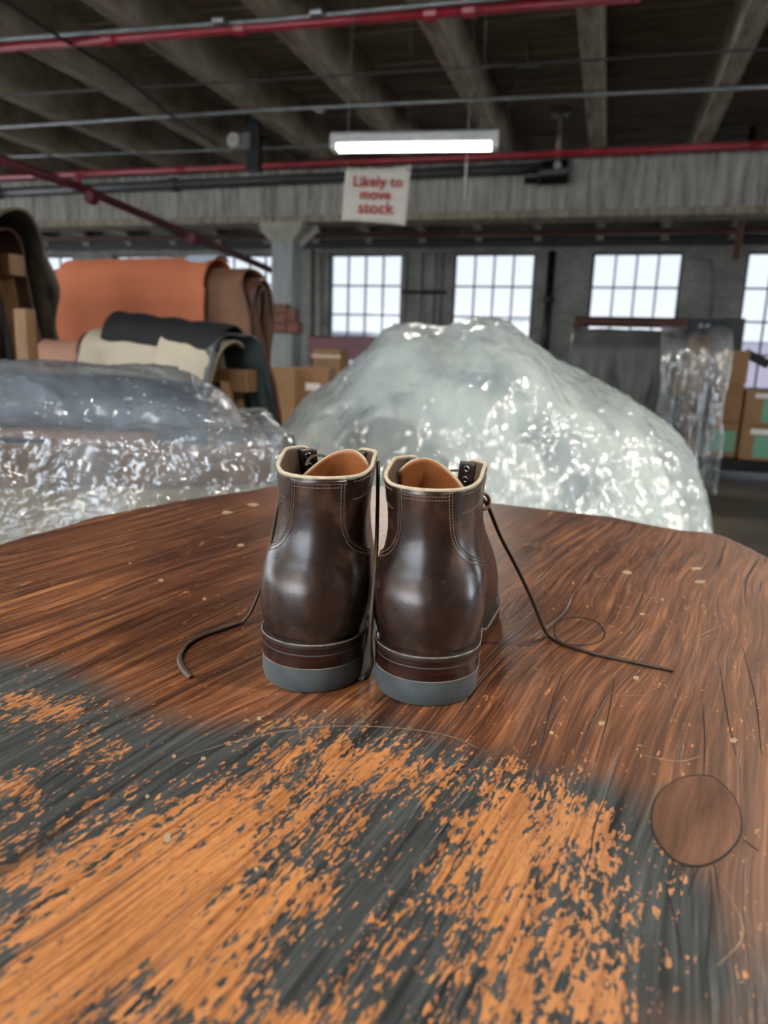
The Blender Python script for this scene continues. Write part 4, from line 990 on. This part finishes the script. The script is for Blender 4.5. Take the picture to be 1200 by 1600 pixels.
def make_boot(name, label, loc, rz, mir, lean=0, zt_=0):
    global ZT; ZT = zt_
    root = thing(name, label, 'boot', loc, rz)
    # upper: one continuous shell, both sides
    NRw = 64; NF = 56
    vv = np.linspace(0, 1, NRw + 1); ff = np.linspace(0, 1, NF + 1) ** .9
    rows = []
    for v in vv:
        row = []
        for side, seq in ((-1, ff[::-1]), (1, ff[1:])):
            z = .0335 + (ztop(seq) - .0335) * v
            f = seq * (1 - gapf(side, z)); row += [tuple(p) for p in surf(side, z, f)]
        rows.append(row)
    m = MB(mir); m.grid(rows)
    up = m.build('upper', M['leather'], root, smooth=True); up.data.materials.append(M['rawedge']); up.data.materials.append(M['lining'])
    solid(up, .0026, -1, 1, 2)
    # collar edge bead on the rim, raw cream cut edge
    def rimpts(off, dz):
        P = []
        for side, seq in ((-1, ff[::-1]), (1, ff[1:])):
            z = ztop(seq) + 0; f = seq * (1 - gapf(side, z)); P += [Vector(p) for p in surf(side, z, f, np.full(len(seq), off)) + np.array([0, 0, dz])]
        return P
    MB(mir).tube(rimpts(-.0013, .0001), .00145, 8).build('collar_edge', M['rawedge'], root, smooth=True)
    # heel counter with backstay: raised panel
    rows = []
    zz = np.concatenate([np.linspace(.0335, .088, 26), np.linspace(.0895, .118, 30), np.linspace(.121, float(ztop(0)) - .0012, 18)])
    ss = np.linspace(0, 1, 33)
    for z in zz:
        row = []
        for side, seq in ((-1, ss[::-1]), (1, ss[1:])):
            w = seamw(z); zc = np.full(len(seq), z)
            row += [tuple(p) for p in surf(side, zc, seq * w / Ltot(side, z), np.full(len(seq), .0010))]
        rows.append(row)
    hc = MB(mir).grid(rows).build('heel_counter', M['leather'], root, smooth=True); solid(hc, .0016, -1)
    # seam ridge along the panel edge + stitches
    stm = MB(mir)
    def stitch(pts, nrm, L=.0015, gap=.0008, w=.00036):
        pts = np.array(pts); d = np.r_[0, np.cumsum(np.linalg.norm(np.diff(pts, axis=0), axis=1))]; s = 0
        while s + L < d[-1]:
            a, c = [Vector([np.interp(q, d, pts[:, k]) for k in range(3)]) for q in (s, s + L)]
            n = Vector([np.interp(s, d, np.array(nrm)[:, k]) for k in range(3)]).normalized()
            t_ = (c - a).normalized(); b_ = t_.cross(n).normalized()
            R = Matrix((t_, b_, n)).transposed()
            stm.box((a + c) / 2 + n * .0001, (L, w, .0005), R); s += L + gap
    def seam_path(side, zs, fr, off):
        P = surf(side, zs, fr, np.full(len(zs), off)); P0 = surf(side, zs, fr, np.full(len(zs), off - .002)); return P, P - P0
    for side in (-1, 1):
        zs = np.linspace(.151, .0885, 110)
        for dw in (.0016, .0040):
            # offset measured across the seam
            wz = seamw(zs); sl = np.gradient(wz, zs); k = np.sqrt(1 + sl ** 2)
            P, N = seam_path(side, zs, (wz - dw * np.minimum(k, 3.2)) / Ltot(side, zs), .0012); stitch(P, N)
        P, N = seam_path(side, zs, seamw(zs) / Ltot(side, zs), .0009); MB(mir).tube([Vector(p) for p in P], .0006, 6).build('seam_edge', M['leather'], root, smooth=True)
        # two rows across the top of the backstay
        for dz in (.0035, .0060):
            fr = np.linspace(0, .0185, 12) / .11; z_ = ztop(fr) - dz; P, N = seam_path(side, z_, np.linspace(0, .0185, 12) / Ltot(side, z_), .0012); stitch(P, N)
        # single row below the collar on the quarter, and the lower curved one
        f2 = np.linspace(.0225 / .11, .93, 40)
        z_ = ztop(f2) - .0030; P, N = seam_path(side, z_, f2 * (1 - gapf(side, z_)), .0003); stitch(P, N)
        z_ = ztop(f2) - .0165 + .007 * smoothstep(0.2, .8, f2); P, N = seam_path(side, z_, f2 * (1 - gapf(side, z_)), .0003); stitch(P, N)
    o = stm.build('stitching', M['thread'], root); o['kind'] = 'stuff'; o['label'] = 'pale double stitching'
    # facings with eyelets inside the collar
    for side in (-1, 1):
        rows = []
        for z in np.linspace(.104, float(ztop(.9)) - .001, 20):
            L_ = Ltot(side, z); fe = 1 - gapf(side, z)
            s_ = np.linspace(fe - .017 / L_, fe - .0010, 7); rows.append([tuple(p) for p in surf(side, np.full(7, z), s_, np.full(7, -.0030))])
        fo = MB(mir * side).grid([[(p[0] * side, p[1], p[2]) for p in r] for r in rows]).build('facing', M['welt'], root, smooth=True); solid(fo, .0012, 0)
        for k in range(6):
            z = float(ztop(.9)) - .0065 - (5 - k) * .0088; L_ = Ltot(side, z); f_ = 1 - gapf(side, z) - .009 / L_
            for off, fl in ((-.0042, -1), (.0004, 1)):
                c_ = surf(side, np.array([z]), np.array([f_]), np.array([off]))[0]; c2 = surf(side, np.array([z]), np.array([f_]), np.array([off + .001 * fl]))[0]
                n = Vector(c2 - c_).normalized(); a = n.cross(Vector((0, 0, 1))).normalized(); b_ = n.cross(a)
                ring = [Vector(c_) + a * .0023 * math.cos(q * PI / 6) + b_ * .0023 * math.sin(q * PI / 6) for q in range(13)]
                MB(mir).tube(ring, .0008, 6, cap=False).build('eyelet', M['eyelet'], root, smooth=True)
    # tongue
    rows = []; skew = .0
    for v in np.linspace(0, 1, 26):
        row = []
        for s_ in np.linspace(-1, 1, 25):
            t_ = s_ + .3; topz = .1655 + ZT - (.020 * (t_ / 1.3) ** 1.7 if t_ > 0 else .010 * (-t_ / .7) ** 2.6)
            z = .082 + (topz - .082) * v
            hwid = .0262 * (1 - .10 * (1 - v))
            y = float(np.interp(z, [.082, .10, .13, .175], [.150, .124, .103, .094])) - .017 * s_ * s_ + .0015 * noise.noise(Vector((s_ * 2, v * 5, 2)))
            row.append((s_ * hwid - .0055, y, z))
        rows.append(row)
    tg = MB(mir).grid(rows).build('tongue', M['leather'], root, smooth=True); tg['label'] = 'tongue with orange-tan lining'
    tg.data.materials.clear(); tg.data.materials.append(M['tongue']); tg.data.materials.append(M['rawedge']); tg.data.materials.append(M['leather'])
    solid(tg, .0024, 1, 1, 2)
    tg.modifiers[-1].offset = 1 if mir > 0 else 1
    ts = MB(mir); keep = stm; stm = ts
    edge = [rows[-1 - 0][i] for i in range(25)]
    ip = []
    for i in range(1, 24):
        p = Vector(rows[-1][i]); q = Vector(rows[-3][i]); d = (q - p).normalized(); ip.append(p + d * .0035 + Vector((0, -.0002, 0)))
    left_ = [Vector(rows[j][1]) + Vector((.001, -.0003, 0)) for j in range(14, 23)]; right_ = [Vector(rows[j][23]) + Vector((-.001, -.0003, 0)) for j in range(22, 13, -1)]
    def st2(pts):
        pts = np.array([tuple(p) for p in pts]); d = np.r_[0, np.cumsum(np.linalg.norm(np.diff(pts, axis=0), axis=1))]; s = 0
        while s + .0015 < d[-1]:
            a, c = [Vector([np.interp(q, d, pts[:, k]) for k in range(3)]) for q in (s, s + .0015)]
            ts.box((a + c) / 2, ((c - a).length, .0005, .0004), (c - a).to_track_quat('X', 'Z').to_matrix()); s += .0025
    st2(left_ + ip + right_)
    o = ts.build('tongue_stitching', M['thread2'], tg); o['kind'] = 'stuff'
    # outline of the sole
    def sole(off, zref=.038, ymax=None):
        R = []
        for side, seq in ((-1, np.linspace(1, 0, 70)), (1, np.linspace(0, 1, 70)[1:])):
            P = surf(side, np.full(len(seq), zref), seq)
            R += [(p[0], p[1]) for p in P]
        R = np.array(R)
        tg_ = np.roll(R, -1, 0) - np.roll(R, 1, 0); n_ = np.stack([tg_[:, 1], -tg_[:, 0]], -1); n_ /= np.linalg.norm(n_, axis=1, keepdims=True) + 1e-9
        R = R + n_ * off
        if ymax:
            R = R[R[:, 1] < ymax]
        return [tuple(p) for p in R]
    fd = lambda y, z: float(drop(np.array([y]), np.array([z]))[0])
    def layer(name, offs, zs, mat, ymax=None, dropped=True, label=None):
        rows = []
        for off, z in zip(offs, zs):
            pl = sole(off, ymax=ymax); rows.append([(x, y, z(y) if callable(z) else (z - (fd(y, .038) if dropped else 0))) for x, y in pl])
        mm = MB(mir).grid(rows, closed=True); n = len(rows[0])
        mm.add(rows[0], [tuple(range(n))[::-1]]); mm.add(rows[-1], [tuple(range(n))])
        o = mm.build(name, M[mat], root, smooth=False)
        o.data.shade_smooth(); o.modifiers.new('es', 'EDGE_SPLIT').split_angle = math.radians(40)
        if label: o['label'] = label
        return o
    layer('heel_cap', [.0018, .0030, .0036, .0036], [.0005, .0035, .010, .0190], 'rubber', .069, False, 'blue-grey rubber heel')
    layer('heel_stack', [.0036, .0038, .0036, .0038, .0034], [.0191, .0225, .0262, .0266, .0300], 'stack', .068, False, 'burnished brown stacked leather')
    layer('outsole', [.0034, .0040, .0040], [lambda y: .0290 - 1.22 * fd(y, .038), lambda y: .0310 - 1.1 * fd(y, .038), lambda y: .0330 - 1.0 * fd(y, .038)], 'stack')
    layer('forefoot_sole', [.002, .0036, .0036], [lambda y: max(.0006, .0050 - 1.0 * (fd(y, .038) - .0235)) * 1 if y > .09 else .0286, lambda y: .0075 - (fd(y, .038) - .0235) if y > .09 else .0288, lambda y: .0295 - 1.02 * fd(y, .038)], 'rubber')
    layer('welt', [.0040, .0046, .0042, .0026], [.0332, .0345, .0368, .0374], 'welt')
    pl = sole(.0040); MB(mir).tube([(x, y, .0371 - fd(y, .038)) for x, y in pl], .0005, 6, cap=False).build('welt_edge', M['weltedge'], root, smooth=True)
    pl = sole(.0036, ymax=.068); MB(mir).tube([(x, y, .0190) for x, y in pl], .00035, 6, cap=False).build('heel_seam', M['weltedge'], root, smooth=True)
    # cross lacing on the front
    for k in range(4):
        z = .116 + k * .0090; zz2 = z + .007
        pts_ = []
        fL = 1 - gapf(-1, z) - .009 / Ltot(-1, z); fR = 1 - gapf(1, zz2) - .009 / Ltot(1, zz2)
        a = Vector(surf(-1, np.array([z]), np.array([fL]), np.array([.001]))[0]); c = Vector(surf(1, np.array([zz2]), np.array([fR]), np.array([.001]))[0])
        mid = (a + c) / 2 + Vector((0, .012, 0)); MB(mir).tube(spline([a, mid, c], 6), .0015, 6, flat=.6).build('lace', M['lace'], root, smooth=True)
    for ch in [k for k in bpy.data.objects if k.parent == root or (k.parent and k.parent.parent == root)]:
        for v in ch.data.vertices: v.co.x += lean * max(0, (v.co.z - .04) / .12)
    return root
TSK = 1.0
LB = Vector(atz(478, 1086, TZ)); RB = Vector(atz(652, 1106, TZ))
left = None
def place(p, rz): # origin sits above the rearmost sole point
    d = Matrix.Rotation(rz, 3, 'Z') @ Vector((0, .0015, 0)); return (p.x + d.x, p.y + d.y, TZ)
TSK = 1.0
lb = make_boot('leather_boot', 'left brown leather lace-up boot seen from behind, lace trailing to the left', place(LB, math.radians(15)), math.radians(15), -1, .0058, -.0015)
rb = make_boot('leather_boot', 'right brown leather lace-up boot seen from behind, nearer the viewer', place(RB, math.radians(5.5)), math.radians(5.5), 1, -.0033, -.005)
def wl(root, p):
    return Matrix.Rotation(-root.rotation_euler.z, 3, 'Z') @ (Vector(p) - Vector(root.location))
def lace(root, pts, r, name='lace', mat='lace', flat=.55, up=(0, 0, 1), n=8, lab=None):
    L = spline([wl(root, p) for p in pts], 10)
    o = MB().tube(L, r, n, flat=flat, up=up).build(name, M[mat], root, smooth=True)
    if lab: o['label'] = lab
    return o
def td(x, y, z=TZ + .0014): return atz(x, y, z)
lace(lb, [atd(446, 752, .61), atd(436, 785, .615), atd(428, 825, .62), atd(418, 875, .625), atd(405, 925, .64), atd(388, 962, .64), td(372, 975), td(345, 984), td(312, 996), td(290, 1010), td(280, 1030), td(286, 1046), td(297, 1058)], .0024, lab='long lace trailing over the table to the left')
lace(lb, [atd(478, 728, .575), atd(484, 716, .578), atd(498, 711, .582), atd(512, 714, .59)], .0018)
lace(rb, [atd(752, 776, .575), atd(762, 790, .58), atd(782, 838, .585), atd(806, 884, .59), atd(832, 938, .60), atd(848, 978, .605), td(858, 994), td(880, 1006), td(930, 1022), td(990, 1035), td(1052, 1048)], .0023, lab='long lace trailing over the table to the right')
kn = [atd(751, 771, .573), atd(758, 772, .575), atd(764, 780, .577), atd(762, 792, .577), atd(754, 795, .575), atd(752, 786, .573), atd(759, 781, .571)]
lace(rb, kn, .0019, 'lace_knot', 'lacepale', .8)
lace(lb, [atd(591, 722, .57), atd(590, 790, .56), atd(588, 860, .532), atd(584, 920, .514), atd(580, 970, .512), atd(579, 1010, .520), atd(581, 1034, .532), td(575, 1052), td(563, 1061)], .0030, lab='lace hanging between the two boots', up=(1, 0, 0), flat=.5, mat='lacemid')
